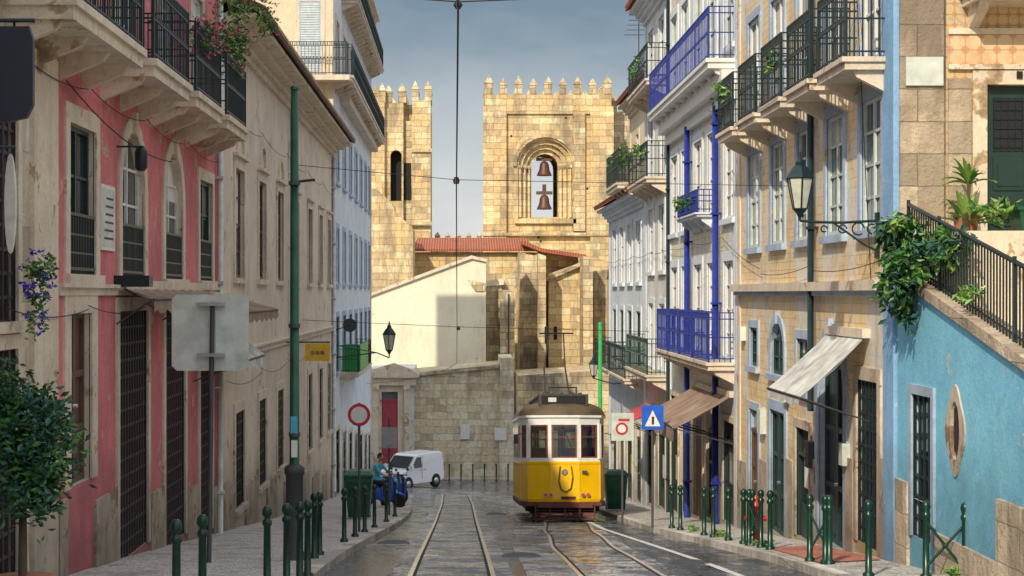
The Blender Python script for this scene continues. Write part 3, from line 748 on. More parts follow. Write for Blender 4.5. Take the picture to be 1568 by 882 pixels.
building('stair_side_house',TR(9.45),8,23.6,6,19,'cream',[op(12,1.2,13,15,'sash'),op(16,1.2,13,15,'sash'),op(20,1.2,13.3,15.3,'sash')],depth=6)
ops=[]; W3=[38.5,41.1,43.5,46.0,48.3]
for u in W3:
    ops.append(op(u,1.4,10.55,12.75,'sash',fm='white',sur='palew',sw=.2,nz=4)); ops.append(op(u,1.4,13.7,15.9,'sash',fm='white',sur='palew',sw=.2,nz=4)); ops.append(op(u,1.4,17.6,19.9,'sash',fm='offw',sur='palew',sw=.2))
for i,u in enumerate(W3): ops.append(op(u,1.6,gz(u)+.2,9.1,('shop','door','shutter','door','shop')[i],dm='bwood' if i==2 else 'dkdoor',sur='trim',sill=False,sw=.15))
BB=building('blue_balcony_house',T,37.34,49.5,4,22.,'ctile',ops,trimm='palew',cornice=.5,roof='brnroof',depth=7,side='cream')
sl,ir=MB(),MB()
balcony(sl,ir,T,37.6,49.3,17.0,.62,'white','blueiron',1.15,.22,sp=.19)
for a,b_ in ((37.6,40.2),(40.35,42.6),(42.75,44.8),(44.95,47.4)): balcony(sl,ir,T,a,b_,10.3,.62,'trim','blueiron',1.1,.18,sp=.17)
sl.box((37.4,16.6,0),(49.4,16.95,.35),'white',T); sl.box((37.4,16.3,0),(49.4,16.6,.15),'white',T)
b2=MB(); balcony(sl,b2,T,40.6,44.2,13.85,.45,'palew','blueiron',.55,.1)
sl.obj('balcony_slabs',BB); ir.obj('balcony_railings',BB); b2.obj('window_box_railings',BB)
for u in (39.7,44.7): pipe(BB,T,u,gz(u)+.1,16.4,'bluepipe',.075,.14,'blue_drainpipe')
pipe(BB,T,49.2,5.6,21,'iron',.05)
ops=[]
for u in (51.3,54.2):
    for z in (9.7,12.7,15.6,18.4): ops.append(op(u,1.4,z,z+2.0,'sash',fm='white',sur='palew',sw=.18))
    ops.append(op(u,1.7,gz(u)+.2,gz(u)+2.9,'shop',sill=False))
GB=building('grey_townhouse',T,49.53,56,3,21.3,'gplas',ops,trimm='palew',cornice=.55,roof='red',depth=7,side='cream')
sl,ir=MB(),MB(); balcony(sl,ir,T,49.7,55.8,9.45,.65,'trim','green',1.05,.18,sp=.22); balcony(sl,ir,T,50.2,55.6,15.3,.6,'trim','iron',1.05,.18,sp=.25); balcony(sl,ir,T,50.2,55.6,18.2,.6,'trim','iron',1.05,.18,sp=.25)
sl.obj('balcony_slabs',GB); ir.obj('balcony_railings',GB)
ops=[]
for u in (58,61,64,67):
    for z in (9.3,12.4): ops.append(op(u,1.5,z,z+2.1,'sash',fm='dkdoor' if z<10 else 'white',sur='palew',sw=.18))
    ops.append(op(u,1.7,gz(u)+.2,gz(u)+2.8,'door' if u!=61 else 'shop',sill=False))
WB=building('white_townhouse',T,56.03,69.5,2,15.4,'palew',ops,trimm='palew',cornice=.5,roof='red',depth=7,side='cream')
sl,ir=MB(),MB(); balcony(sl,ir,T,56.4,62.2,9.0,.65,'trim','iron',1.05,.18,sp=.25); balcony(sl,ir,T,62.6,68.8,9.0,.65,'trim','iron',1.05,.18,sp=.25); balcony(sl,ir,T,56.2,60.5,15.5,.9,'trim','iron',1.1,.2,sp=.2)
sl.obj('balcony_slabs',WB); ir.obj('balcony_railings',WB)
ops=[op(u,1.0,16.2,18.2,'sash') for u in (62,66)]
building('upper_terrace_house',TR(6.9),58.5,69,14,19.6,'cream',ops,cornice=.5,roof='red',depth=6)
b=MB()
for x,y,z in ((5.9,52,21.5),(6.0,54.5,21.7),(6.0,47,22.3),(-5.0,80,27.2),(6.2,59,19.8)):
    b.cyl((x,y,z),(x,y,z+2.0),.02,'tgrey',n=5)
    for k in range(5): b.cyl((x-.5+.05*k,y,z+1.2+.17*k),(x+.5-.05*k,y,z+1.2+.17*k),.012,'tgrey',n=4)
b.obj('rooftop_antennas')

# ============================================================ CATHEDRAL
CA=empty('cathedral',(5,135,1))
def merlons(mb,x0,x1,y0,y1,z,m,sp=1.15,w=.58,h=.8,t=.45,pyr=.65):
    def one(x,y,k=1.):
        a=w/2*k
        mb.box((x-a,y-t/2,z),(x+a,y+t/2,z+h*k),m)
        c=(x,y,z+h*k+pyr*k)
        q=[(x-a-.05,y-t/2-.05,z+h*k),(x+a+.05,y-t/2-.05,z+h*k),(x+a+.05,y+t/2+.05,z+h*k),(x-a-.05,y+t/2+.05,z+h*k)]
        for i in range(4): mb.face([q[i],q[(i+1)%4],c],m)
        mb.face(q,m)
    n=max(1,int(round((x1-x0)/sp)))
    for i in range(n+1):
        x=x0+(x1-x0)*i/n
        one(x,y0,1.12 if i in(0,n) else rr(.93,1.05)); one(x,y1)
    n2=max(1,int(round((y1-y0)/sp)))
    for i in range(1,n2):
        y=y0+(y1-y0)*i/n2; one(x0,y); one(x1,y)
def bellopen(w,T,uc,zb,zt,r,m,n=0.):
    o1=op(uc,2*r,zb,zt,arch=True,sur=m,d=.35)
    prev=o1; off=-.35; rad=r
    for k in range(3):
        rad2=rad-.36; zt2=prev['v1']-.36
        o=op(uc,2*rad2,zb+.05*(k+1),zt2,arch=True,sur=m,d=.35 if k<2 else 1.4)
        facade(w,T,prev['u0']-.02,prev['u1']+.02,prev['v0']-.02,prev['v1']+.02,[o],m,n0=off)
        prev=o; off-=.35; rad=rad2
    return o1
Yt=135.; X0,X1=1.95,12.0; zt=27.85
w=MB(); Tt=TC(Yt)
o1=bellopen(w,Tt,6.75,18.0,24.3,2.15,'cath')
facade(w,Tt,X0,X1,.5,zt,[o1],'cath')
Tb=lambda u,v,n:(u,Yt+9+n,v)
facade(w,Tb,X0,X1,.5,zt,[op(6.75,2.2,17.5,23.6,arch=True,sur='cath',d=.5)],'cath')
for X in (X0,X1): w.face([(X,Yt,.5),(X,Yt+9,.5),(X,Yt+9,zt),(X,Yt,zt)],'cath')
w.face([(X0,Yt,zt-.6),(X1,Yt,zt-.6),(X1,Yt+9,zt-.6),(X0,Yt+9,zt-.6)],'cath2')
for a,b_ in ((X0-.15,X0+1.7),(X1-1.7,X1+.15)):
    w.box((a,Yt-.4,.5),(b_,Yt-.002,26.2),'cath'); w.loft([[(a,Yt-.4,26.2),(b_,Yt-.4,26.2),(b_,Yt,26.9),(a,Yt,26.9)],[(a,Yt-.002,26.2),(b_,Yt-.002,26.2),(b_,Yt-.001,26.9),(a,Yt-.001,26.9)]],'cath')
w.box((X0-.2,Yt-.5,16.6),(X1+.2,Yt-.01,16.85),'cath2'); w.box((X0+1.7,Yt-.18,26.3),(X1-1.7,Yt-.01,26.6),'cath')
w.box((4.3,Yt-.3,17.6),(9.2,Yt-.01,17.95),'cath')
w.box((8.95,Yt-.3,17.0),(9.9,Yt-.012,26.3),'cath2')
P,_=arcpts(dict(u0=4.45,u1=9.05,v1=24.45,ry=1.),14); Q,_=arcpts(dict(u0=4.45,u1=9.05,v1=24.45,ry=1.),14,.28)
for i in range(14): w.loft([[Tt(*P[i],0),Tt(*P[i],.2),Tt(*Q[i],.2),Tt(*Q[i],0)],[Tt(*P[i+1],0),Tt(*P[i+1],.2),Tt(*Q[i+1],.2),Tt(*Q[i+1],0)]],'cath2')
for sx in (-1,1):
    for k in range(3):
        x=6.75+sx*(2.0-.36*k); w.cyl((x,Yt+.15+.35*k,18.1),(x,Yt+.15+.35*k,22.1),.11,'cath',n=8); w.box((x-.17,Yt+.0+.35*k,22.0),(x+.17,Yt+.3+.35*k,22.25),'cath2')
for sx in (3.2,10.6): w.box((sx,Yt-.45,11),(sx+.2,Yt-.38,12),'dark')
for _ in range(26):
    x,z=rr(3.8,10.2),rr(11.5,26)
    if 4.2<x<9.9 and 17<z<25: continue
    w.box((x,Yt-.02,z),(x+.14,Yt+.01,z+.16),'dark')
w.obj('right_tower',CA)
mm=MB(); merlons(mm,X0+.3,X1-.3,Yt+.2,Yt+8.8,zt,'cath2'); mm.obj('right_tower_merlons',CA)
bl=MB()
for z in (21.6,18.9):
    bl.lathe((6.75,Yt+1.6,z),[(.62,-.1),(.56,.05),(.42,.35),(.36,.8),(.25,1.0),(.08,1.08)],'terra',14); bl.box((6.1,Yt+1.45,z+1.1),(7.4,Yt+1.75,z+1.35),'bwood'); bl.box((6.6,Yt+1.45,z+1.35),(6.9,Yt+1.75,z+1.9),'terra')
bl.obj('church_bells',CA)
w=MB(); w.box((12.1,Yt+3,.5),(13.9,Yt+7,26.8),'cath2'); w.box((13.95,Yt+4,.5),(15.5,Yt+9,24.5),'cath2')
merlons(w,12.4,13.6,Yt+3.3,Yt+6.7,26.8,'cath2',1.1); w.obj('stair_turret',CA)
w=MB(); Y2=137.
fo=op(-5.2,.9,19.5,23.6,'none',arch=True,sur='cath',d=1.)
facade(w,TC(Y2),-12.6,-4.6,.5,27.4,[fo],'cath'); w.face([(-5.7,Y2+1.,19),(-4.7,Y2+1.,19),(-4.7,Y2+1.,24),(-5.7,Y2+1.,24)],'dark')
w.box((-12.6,Y2+1.02,.5),(-2.45,Y2+9,27.38),'cath')
w.box((-4.58,Y2+.5,.5),(-3.9,Y2+1.,26.),'cath2'); w.box((-3.88,Y2-.2,.5),(-2.4,Y2+4,27.6),'cath'); w.box((-7.6,Y2-.5,.5),(-6.1,Y2-.01,27.4),'cath')
w.box((-3.95,Y2-.35,23.4),(-2.3,Y2-.21,23.7),'cath2'); w.box((-12.6,Y2-.6,17.5),(-2.3,Y2-.2,17.8),'cath2')
w.box((-4.57,Y2+.45,19.6),(-4.0,Y2+.49,22.6),'dark')
w.obj('left_tower',CA)
mm=MB(); merlons(mm,-12.4,-4.7,Y2+.2,Y2+8.7,27.4,'cath2'); merlons(mm,-3.65,-2.6,Y2+.1,Y2+3.6,27.6,'cath2',1.0,.5); merlons(mm,-7.4,-6.3,Y2-.25,Y2+.1,27.4,'cath2',1.0,.5); mm.obj('left_tower_merlons',CA)
w=MB()
w.box((-4,139.5,.5),(3,150,16.4),'cath2'); merlons(w,-3.6,2.4,139.7,149,16.4,'cath2',.85,.4,.35,.3,.35)
def PX(l,Y): return [(XP(a,Y),Y,ZP(b_,Y)) for a,b_ in l]
def mass(l,Y,d,m): w.extr(PX(l,Y),(0,d,0),m)
mass([(535,285),(578,290),(600,312),(604,322),(632,350),(634,560),(634,740),(535,740)],121,6,'cath')
mass([(628,386),(812,386),(905,392),(936,402),(936,770),(628,770)],127,7.9,'cath')
w.obj('nave_walls',CA)
w=MB()
w.loft([[(XP(628,126),126.5,ZP(385,126.5)),(XP(628,126),126.5,ZP(381,126.5)),(XP(640,131),131,ZP(364,131)),(XP(640,131),131,ZP(368,131))],[(XP(820,126),126.5,ZP(385,126.5)),(XP(820,126),126.5,ZP(381,126.5)),(XP(806,131),131,ZP(364,131)),(XP(806,131),131,ZP(368,131))]],'red')
w.extr(PX([(800,368),(830,380),(898,390),(898,396),(830,386),(800,374)],124.5),(0,3,0),'red')
w.obj('clay_roofs',CA)
w=MB()
def but(a,b_,t1,t2,Y,m): mass([(a,t1),(b_,t2),(b_,770),(a,770)],Y,5,m)
but(744,768,436,432,114,'cath2'); mass([(742,430),(772,426),(772,436),(742,438)],113.7,5,'trim')
but(766,788,444,444,112.5,'cath2'); but(796,822,386,392,121,'cath2'); but(824,836,388,392,119,'cath2'); but(840,896,420,400,122,'cath')
but(893,908,392,395,118.5,'cath2'); but(910,940,415,412,121,'cath2')
mass([(768,436),(800,400),(800,412),(788,440),(788,770),(768,770)],117,3,'cath2')
mass([(838,424),(898,398),(898,404),(838,430)],121.6,3,'cath2')
w.box((XP(778,112),112.35,2),(XP(778,112)+.09,112.45,ZP(450,112)),'tgrey')
mass([(793,575),(945,566),(945,770),(793,770)],108,8,'cath2')
w.box((5.9,118.9,ZP(525,119)),(6.2,118.99,ZP(500,119)),'dark')
for x,y0,y1,Y in ((848,500,520,121.95),): w.box((XP(x,Y),Y-.03,ZP(y1,Y)),(XP(x+5,Y),Y,ZP(y0,Y)),'dark')
w.obj('buttresses',CA)
GH=empty('rendered_gable_house',(-3,112,1)); w=MB()
w.extr(PX([(548,462),(568,452),(722,394),(744,400),(744,770),(548,770)],112),(0,7,0),'gable'); w.obj('walls',GH)
w=MB(); w.extr(PX([(548,459),(566,449),(722,391),(746,397),(746,401),(722,396),(566,454),(548,464)],111.8),(0,7.4,0),'trim')
w.extr(PX([(716,428),(746,434),(742,446),(728,446),(722,438)],111.9),(0,.09,0),'cath2'); w.obj('coping',GH)
RW=empty('stone_retaining_wall',(0,100,1)); w=MB()
w.extr(PX([(634,574),(768,561),(768,760),(634,760)],100),(0,6,0),'rubble')
w.extr(PX([(632,571),(770,558),(770,563),(632,576)],99.8),(0,6.3,0),'cath2')
w.extr(PX([(766,548),(786,548),(789,760),(764,760)],99.6),(0,6,0),'rubble')
w.obj('wall',RW)
w=MB(); w.box((XP(705,100),99.8,ZP(672,100)),(XP(719,100),99.86,ZP(649,100)),'white'); w.box((XP(757,100),99.5,ZP(673,100)),(XP(775,100),99.56,ZP(654,100)),'white'); w.obj('notice_boards',RW)
PO=empty('stone_portal_house',(-4,100,1)); w=MB(); Tp=TC(99.7)
do=op(-4.15,.95,1.2,ZP(600,99.7),'door',dm='reddoor',sur='trim',sw=.3,sill=False,d=.15)
facade(w,Tp,-9,-2.72,.5,7.6,[do],'gplas'); w.box((-9,99.98,.5),(-2.72,106,7.6),'gplas'); trims(w,Tp,do); fills(w,Tp,do)
for a in (-4.95,-3.15): w.box((a-.14,1,.0),(a+.14,6.6,.22),'trim',Tp); w.box((a-.2,6.4,0),(a+.2,6.65,.3),'trim',Tp)
w.box((-5.3,6.65,0),(-2.6,7.1,.3),'trim',Tp); w.box((-5.45,7.1,0),(-2.4,7.3,.5),'trim',Tp); w.extr([Tp(-5.45,7.3,.5),Tp(-2.4,7.3,.5),Tp(-3.0,7.65,.5),Tp(-3.9,7.95,.5),Tp(-4.9,7.65,.5)],(0,.6,0),'trim')
w.obj('portal',PO)
building('distant_house',TC(108),-40,-9.2,.5,12,'gplas',[op(x,1.2,z,z+2,'sash') for x in (-11,-14,-17,-20) for z in (2,6)],roof='red',depth=8)
building('distant_house',TC(112),XP(945,112),40,.5,13,'cream',[op(x,1.2,z,z+2,'sash') for x in (13,17,21) for z in (2,6)],roof='red',depth=8)

# ============================================================ TRAM
def tram():
    E=empty('yellow_tram',(2.83,46.0,gz(46)+.012),(-.094,0,0))
    L=8.4
    def outline(s=1.,w=1.):
        P=[(-.40*w,0.),(.40*w,0.),(.98*w,.26),(1.15*w,1.0),(1.15*w,L-1.0),(.98*w,L-.26),(.40*w,L),(-.40*w,L),(-.98*w,L-.26),(-1.15*w,L-1.0),(-1.15*w,1.0),(-.98*w,.26)]
        c=L/2
        return [(x*s,(y-c)*(1-(1-s)*.28)+c) for x,y in P]
    def ring(s,z): return [(x,y,z) for x,y in outline(s)]
    b=MB()
    b.loft([ring(.985,.52),ring(1.,.6),ring(1.,1.55),ring(1.012,1.56),ring(1.012,1.62),ring(.995,1.63)],'yellow',sm=False)
    P=outline(1.004)
    for i in range(12):
        p,q=P[i],P[(i+1)%12]; ln=math.hypot(q[0]-p[0],q[1]-p[1]); k=1 if ln<1.2 else 7
        for j in range(k):
            x=p[0]+(q[0]-p[0])*j/k; y=p[1]+(q[1]-p[1])*j/k; b.box((x-.012,y-.006,.6),(x+.012,y+.006,1.55),'signyel')
    child(b,'body_panels',E)
    b=MB(); b.loft([ring(1.0,1.625),ring(1.0,1.72)],'twhite'); b.loft([ring(1.0,2.62),ring(1.01,2.80),ring(1.05,2.82),ring(1.05,2.88)],'twhite')
    P=outline(.995)
    def post(p,q,t,wd,m,z0=1.7,z1=2.65,o=.0):
        p=Vector((*p,0));q=Vector((*q,0)); c=p.lerp(q,t); d=(q-p).normalized(); n=Vector((d.y,-d.x,0)); a=c-d*wd/2+n*(.01+o); e=c+d*wd/2+n*(.01+o)
        b.loft([[a+Vector((0,0,z0)),e+Vector((0,0,z0)),e-n*.06+Vector((0,0,z0)),a-n*.06+Vector((0,0,z0))],[a+Vector((0,0,z1)),e+Vector((0,0,z1)),e-n*.06+Vector((0,0,z1)),a-n*.06+Vector((0,0,z1))]],m)
    n=len(P)
    for i in range(n):
        p,q=P[i],P[(i+1)%n]; ln=(Vector(q)-Vector(p)).length
        post(p,q,0,.10,'twhite'); post(p,q,1,.10,'twhite',o=-.002)
        k=1 if ln<1.2 else max(1,round(ln/.95))
        for j in range(1,k): post(p,q,j/k,.09,'twhite',o=-.001)
        for j in range(k):
            a0,a1=(j+.0)/k,(j+1.)/k; e=.075/ln
            for t_ in (a0+e,a1-e): post(p,q,t_,.04,'twood',1.72,2.62,-.012)
            pv,qv=Vector(p),Vector(q); A=pv.lerp(qv,a0+e); B=pv.lerp(qv,a1-e); d=(qv-pv).normalized(); nn=Vector((d.y,-d.x))
            c0=A-nn*.02;c1=B-nn*.02;c2=B-nn*.06;c3=A-nn*.06
            for z in (1.72,2.585): b.loft([[(c.x,c.y,z) for c in (c0,c1,c2,c3)],[(c.x,c.y,z+.035) for c in (c0,c1,c2,c3)]],'twood')
            if ln<1.2: b.loft([[(c.x,c.y,2.28) for c in (c0,c1,c2,c3)],[(c.x,c.y,2.305) for c in (c0,c1,c2,c3)]],'twood')
    child(b,'window_posts',E)
    gm,nt,bs=nm('clear_tram_glass'); nt.nodes.remove(bs)
    o=nt.nodes['Material Output']; tr=nd(nt,'ShaderNodeBsdfTransparent',{'Color':(.72,.78,.76,1)}); gl=nd(nt,'ShaderNodeBsdfGlossy',{'Roughness':.03}); fr=nd(nt,'ShaderNodeLayerWeight',{'Blend':.35}).outputs['Facing']
    mx=nd(nt,'ShaderNodeMixShader',{0:ramp(nt,fr,0,1,.10,.8),1:tr.outputs[0],2:gl.outputs[0]}); nt.links.new(mx.outputs[0],o.inputs[0]); M['clear']=gm
    b=MB(); b.loft([ring(.95,1.68),ring(.95,2.66)],'clear',caps=False); child(b,'window_glass',E)
    b=MB(); b.box((-1.0,.5,1.0),(1.0,L-.5,1.05),'bwood'); b.box((-1.0,.6,2.68),(1.0,L-.6,2.71),'cream')
    for y in (1.6,L-1.6):
        for x0,x1 in ((-1.0,-.42),(.42,1.0)): b.box((x0,y-.03,1.05),(x1,y+.03,1.75),'twood'); b.box((x0,y-.03,2.5),(x1,y+.03,2.68),'twood')
        for x in (-1.0,-.44,.40,.96): b.box((x,y-.04,1.05),(x+.04,y+.04,2.68),'twood')
    for i in range(6):
        y=2.2+i*.78
        for x0,x1 in ((-1.0,-.3),(.3,1.0)): b.box((x0,y,1.05),(x1,y+.4,1.5),'twood'); b.box((x0,y+.36,1.5),(x1,y+.42,2.0),'bwood')
    for x in (-.3,.3): b.cyl((x,1.6,2.55),(x,L-1.6,2.55),.015,'chrome',n=5)
    b.box((-.25,.35,1.05),(.1,.6,1.75),'tgrey'); 
    child(b,'interior',E)
    b=MB(); b.loft([ring(1.045,2.882),ring(1.03,2.93),ring(.98,3.04),ring(.9,3.13),ring(.78,3.2),ring(.6,3.25)],'troof',sm=True); child(b,'roof',E)
    b=MB()
    b.box((-.62,.55,3.2),(.62,L-.6,3.42),'troof'); b.box((-.66,.5,3.42),(.66,L-.5,3.47),'tgrey')
    b.box((-.68,.28,3.16),(.68,.5,3.46),'tgrey'); b.box((-.6,.262,3.2),(.6,.28,3.42),'dark'); b.box((-.42,.255,3.25),(-.2,.262,3.37),'offw')
    for x in (-.5,-.25,0,.25,.5): b.box((x-.015,.5,3.47),(x+.015,L-.6,3.52),'bwood')
    for sx in (-.35,.35):
        b.cyl((sx,3.2,3.5),(sx*.9,4.6,4.4),.025,'tgrey',n=6); b.cyl((sx*.9,4.6,4.4),(sx*.6,3.6,5.35),.02,'tgrey',n=6)
        b.cyl((sx,1.0,3.5),(sx,2.8,3.62),.02,'tgrey',n=6)
    b.cyl((-.5,3.6,5.37),(.5,3.6,5.37),.025,'tgrey',n=6); b.box((-.45,2.9,3.47),(.45,4.1,3.56),'tgrey')
    b.cyl((-.38,.7,3.45),(-.38,.7,3.68),.03,'tgrey',n=6); b.cyl((.38,.7,3.45),(.38,.7,3.68),.03,'tgrey',n=6); b.cyl((-.38,.7,3.66),(.38,.7,3.66),.02,'tgrey',n=6)
    child(b,'roof_equipment',E)
    b=MB()
    b.loft([ring(1.03,.40),ring(1.03,.53)],'maroon')
    b.box((-.75,-.18,.38),(.75,.1,.5),'maroon'); b.box((-1.0,-.02,.43),(1.0,.2,.52),'maroon')
    b.box((-.9,.5,.2),(.9,L-.5,.40),'dark')
    for k in range(5): b.box((-.82,-.1+.02*k,.08+.07*k),(.82,-.05+.02*k,.11+.07*k),'maroon')
    for x in (-.8,-.4,0,.4,.8): b.box((x-.02,-.12,.06),(x+.02,-.04,.42),'maroon')
    b.box((-.85,-.12,.05),(.85,.35,.08),'maroon')
    for y in (2.4,5.6):
        for x in (-.6,.6): b.lathe((x,y,.36),[(.34,-.05),(.37,-.04),(.37,.02),(.33,.05)],'tgrey',18,axis=0)
        b.box((-.7,y-.7,.2),(.7,y+.7,.5),'tgrey')
    for x in (-.9,.9): b.box((x-.12,1.0,.25),(x+.12,1.5,.5),'maroon')
    child(b,'undercarriage',E)
    b=MB()
    for x in (-.52,-.38,.5,.64):
        y=-.02 if abs(x)<.41 else -.0+ (abs(x)-.4)*.45-.03
        b.lathe((x,y,.72),[(.055,-.02),(.06,.0),(.05,.04)],'chrome',12,axis=1); b.lathe((x,y-.022,.72),[(.04,-.006),(.04,.0)],'redp',12,axis=1)
    b.tube([(-.12,-.035,1.5)]+[( -.16+.0,-.04,1.1),(-.1,-.04,.86),(.04,-.04,.8),(.17,-.04,.9),(.22,-.04,1.2),(.18,-.03,1.5)],.014,'wire')
    b.lathe((0,-.0,1.34),[(.07,-.05),(.085,-.03),(.085,.02)],'chrome',14,axis=1)
    b.box((-.1,-.012,.6),(.3,-.004,.68),'maroon'); b.box((.48,.0,1.3),(.62,.03,1.38),'tgrey')
    for sx in (-1,1):
        b.cyl((sx*1.05,.3,2.4),(sx*1.32,.1,2.35),.012,'tgrey',n=5); b.box((sx*1.32-.06,.08,2.1),(sx*1.32+.06,.11,2.36),'tgrey')
    b.cyl((-.05,-.02,2.6),(.2,-.02,2.0),.01,'tgrey',n=4)
    child(b,'lamps_and_fittings',E)
tram()

# ============================================================ VAN
def van():
    E=empty('white_van',(XP(628,90.),90.0,gz(90)+.0),(0,0,math.radians(52)))
    prof=[(-1.85,.35),(-1.88,.75),(-1.75,.92),(-1.05,1.08),(-.45,1.72),(-.2,1.80),(1.6,1.84),(1.8,1.74),(1.88,1.0),(1.88,.4),(1.6,.28),(-1.6,.28)]
    b=MB(); rings=[]
    for y,s in ((-.84,.97),(-.80,1.),(.80,1.),(.84,.97)):
        rings.append([(x*s,y*(1-.09*max(0,(z-.95)/.9)),.95+(z-.95)*s) for x,z in prof])
    b.loft(rings,'vanw'); child(b,'body',E)
    b=MB()
    def W(pts,m='glass'): b.face(pts,m)
    W([(-1.01,-.70,1.13),(-1.01,.70,1.13),(-.50,.66,1.685),(-.50,-.66,1.685)])
    b.v[-4:]=[(x-.02,y,z+.015) for x,y,z in b.v[-4:]]
    for s in (-1,1):
        W([(-.88,s*.845,1.12),(-.05,s*.845,1.12),(-.05,s*.79,1.66),(-.42,s*.79,1.66)])
        W([(1.893,s*.08,1.15),(1.893,s*.7,1.15),(1.82,s*.66,1.65),(1.82,s*.08,1.65)])
        b.box((-1.86,s*.45,.68),(-1.80,s*.78,.86),'chrome'); b.box((1.86,s*.72,.8),(1.9,s*.82,1.2),'redp')
        b.box((-.02,s*.842,.5),(-.005,s*.85,1.7),'tgrey'); b.box((-1.02,s*.86,1.1),(-.85,s*.98,1.28),'vanw')
        b.box((.15,s*.85,.98),(.3,s*.862,1.01),'tgrey'); b.box((-.2,s*.85,.98),(-.08,s*.862,1.01),'tgrey')
        for x in (-1.15,1.15): 
            b.lathe((x,s*.76,.31),[(.2,-.10),(.31,-.1),(.31,.1),(.2,.1)],'rubber',18,axis=1); b.lathe((x,s*.79,.31),[(.19,-.08),(.19,.075),(.05,.09)] if s>0 else [(.05,-.09),(.19,-.075),(.19,.08)],'chrome',14,axis=1)
            b.lathe((x,s*.8,.33),[(.37,-.045),(.37,.045)],'dark',18,axis=1)
    b.box((-1.9,-.75,.32),(-1.82,.75,.5),'tgrey'); b.box((-1.885,-.3,.55),(-1.86,.3,.7),'dark'); b.box((-1.91,-.26,.4),(-1.9,.26,.48),'white')
    child(b,'windows_wheels_lamps',E)
van()

# ============================================================ STREET FURNITURE
bm=MB(); bm.lathe((0,0,0),[(.075,-.1),(.075,.05),(.045,.07),(.04,.75),(.056,.77),(.056,.81),(.034,.83),(.034,.85),(.06,.89),(.055,.94),(.03,.98),(.0,.985)],'green',12)
bmesh_=bm.mesh('bollard')
def bollard(x,y,z,s=1.):
    o=bpy.data.objects.new('bollard',bmesh_); bpy.context.collection.objects.link(o); o.location=(x,y,z); o.scale=(s,s,s)
for px,py in ((505,855),(514,850),(548,830),(562,822),(576,815),(590,808),(606,799),(621,791),(632,775)):
    x,y,z=ground(px,py); x=min(x,KL(y)-.3); bollard(x,y,z)
for px,Y in ((310,17.2),(409,19.4),(270,16.2),(439,20.2),(459,20.8),(471,21.5)): bollard(XP(px,Y),Y,gz(Y)+.12)
for px,py in ((1330,884),(1207,864),(1112,842),(1088,836),(1075,833),(1058,828),(1035,823),(1025,820),(993,812),(987,809)):
    x,y,z=ground(px,py); bollard(max(x,KR(y)+.3),y,z)
for X_ in (76,80,84): bollard(KL(X_)-.3,X_,gz(X_)+.12,.95)
for x in range(670,790,18): bollard(XP(x,98.8),98.8,1.13)
def barrier(ax,ay,bx,by):
    b=MB(); za,zb=gz(ay)+.12,gz(by)+.12
    for x,y,z in ((ax,ay,za),(bx,by,zb)):
        b.lathe((x,y,z),[(.075,-.1),(.075,.05),(.045,.07),(.04,.75),(.056,.78),(.056,.82),(.034,.84),(.06,.9),(.045,.97),(.0,.99)],'green',12)
    for p,q in (((ax,ay,za+.15),(bx,by,zb+.72)),((ax,ay,za+.72),(bx,by,zb+.15))): b.cyl(p,q,.018,'green',n=6)
    m=((ax+bx)/2,(ay+by)/2,(za+zb)/2+.435); b.cyl((m[0],m[1],m[2]),(m[0]+.001,m[1],m[2]+.01),.05,'green',n=8)
    b.obj('crossed_bollard_barrier')
for pa,pb,Y in ((1418,1478,20.9),(1240,1270,24.3),(1147,1165,29.)):
    ya,yb=Y+.35,Y-.35; xa,xb=XP(pa,ya),XP(pb,yb); barrier(xa,ya,xb,yb)
x=5.2; y=F*x/(1157-VX); z=gz(y)+.13
b=MB(); b.lathe((x,y,z),[(.14,0),(.14,.05),(.09,.07),(.085,.55),(.12,.57),(.12,.62),(.10,.66),(.07,.78),(.03,.84),(.025,.9),(0,.91)],'redp',14)
for s in (-1,1): b.lathe((x+s*.13,y,z+.45),[(.045,-.06),(.045,.03),(.055,.03),(.055,.06)],'redp',10,axis=0)
b.cyl((x,y-.07,z+.42),(x,y-.17,z+.42),.06,'redp'); b.obj('fire_hydrant')
Y=25.; X=XP(451,Y); z=gz(Y)+.12; b=MB()
b.lathe((X,Y,z),[(.16,-.1),(.16,.1),(.13,.14),(.13,1.25),(.15,1.28),(.15,1.36),(.075,1.42)],'blackboard',14); b.cyl((X,Y,z+1.36),(X,Y,ZP(137,Y)),.075,'polegreen',.055,n=12)
b.lathe((X,Y,ZP(137,Y)),[(.06,0),(.07,.02),(.03,.06),(0,.07)],'polegreen'); b.cyl((X,Y,13.65),(X+.3,Y,13.68),.02,'wire')
for zz in (9.9,11.5,13.6): b.lathe((X,Y,zz),[(.085,0),(.085,.06)],'tgrey')
b.box((X-.05,Y-.082,9.95),(X+.05,Y-.076,10.2),'shirt'); b.box((X-.04,Y-.082,9.6),(X+.05,Y-.076,9.85),'white')
b.obj('catenary_pole')
Y=62; X=XP(919,Y); b=MB(); b.cyl((X,Y,gz(Y)),(X,Y,ZP(497,Y)),.09,'ltgreen',.07,n=10); b.lathe((X,Y,ZP(497,Y)),[(.08,0),(.08,.05),(0,.1)],'ltgreen'); b.cyl((X,Y,gz(Y)),(X,Y,gz(Y)+1),.13,'green',n=10); b.obj('catenary_pole')
b=MB(); hang=[(-.05,-5,gz(-5)+5.6),(-.02,14.3,14.42),(-.06,25,gz(25)+5.6),(-.1,50,gz(50)+5.6),(-.15,70,gz(70)+5.6),(-1.2,80,gz(80)+5.6),(-4,88,7.4),(-9,94,7.0)]
ws=[]
for p,q in zip(hang,hang[1:]):
    p,q=Vector(p),Vector(q)
    for i in range(8):
        t=i/8; ws.append(tuple(p.lerp(q,t)-Vector((0,0,.12*4*t*(1-t)*(q-p).length/25))))
b.tube(ws,.010,'wire')
Y=25.
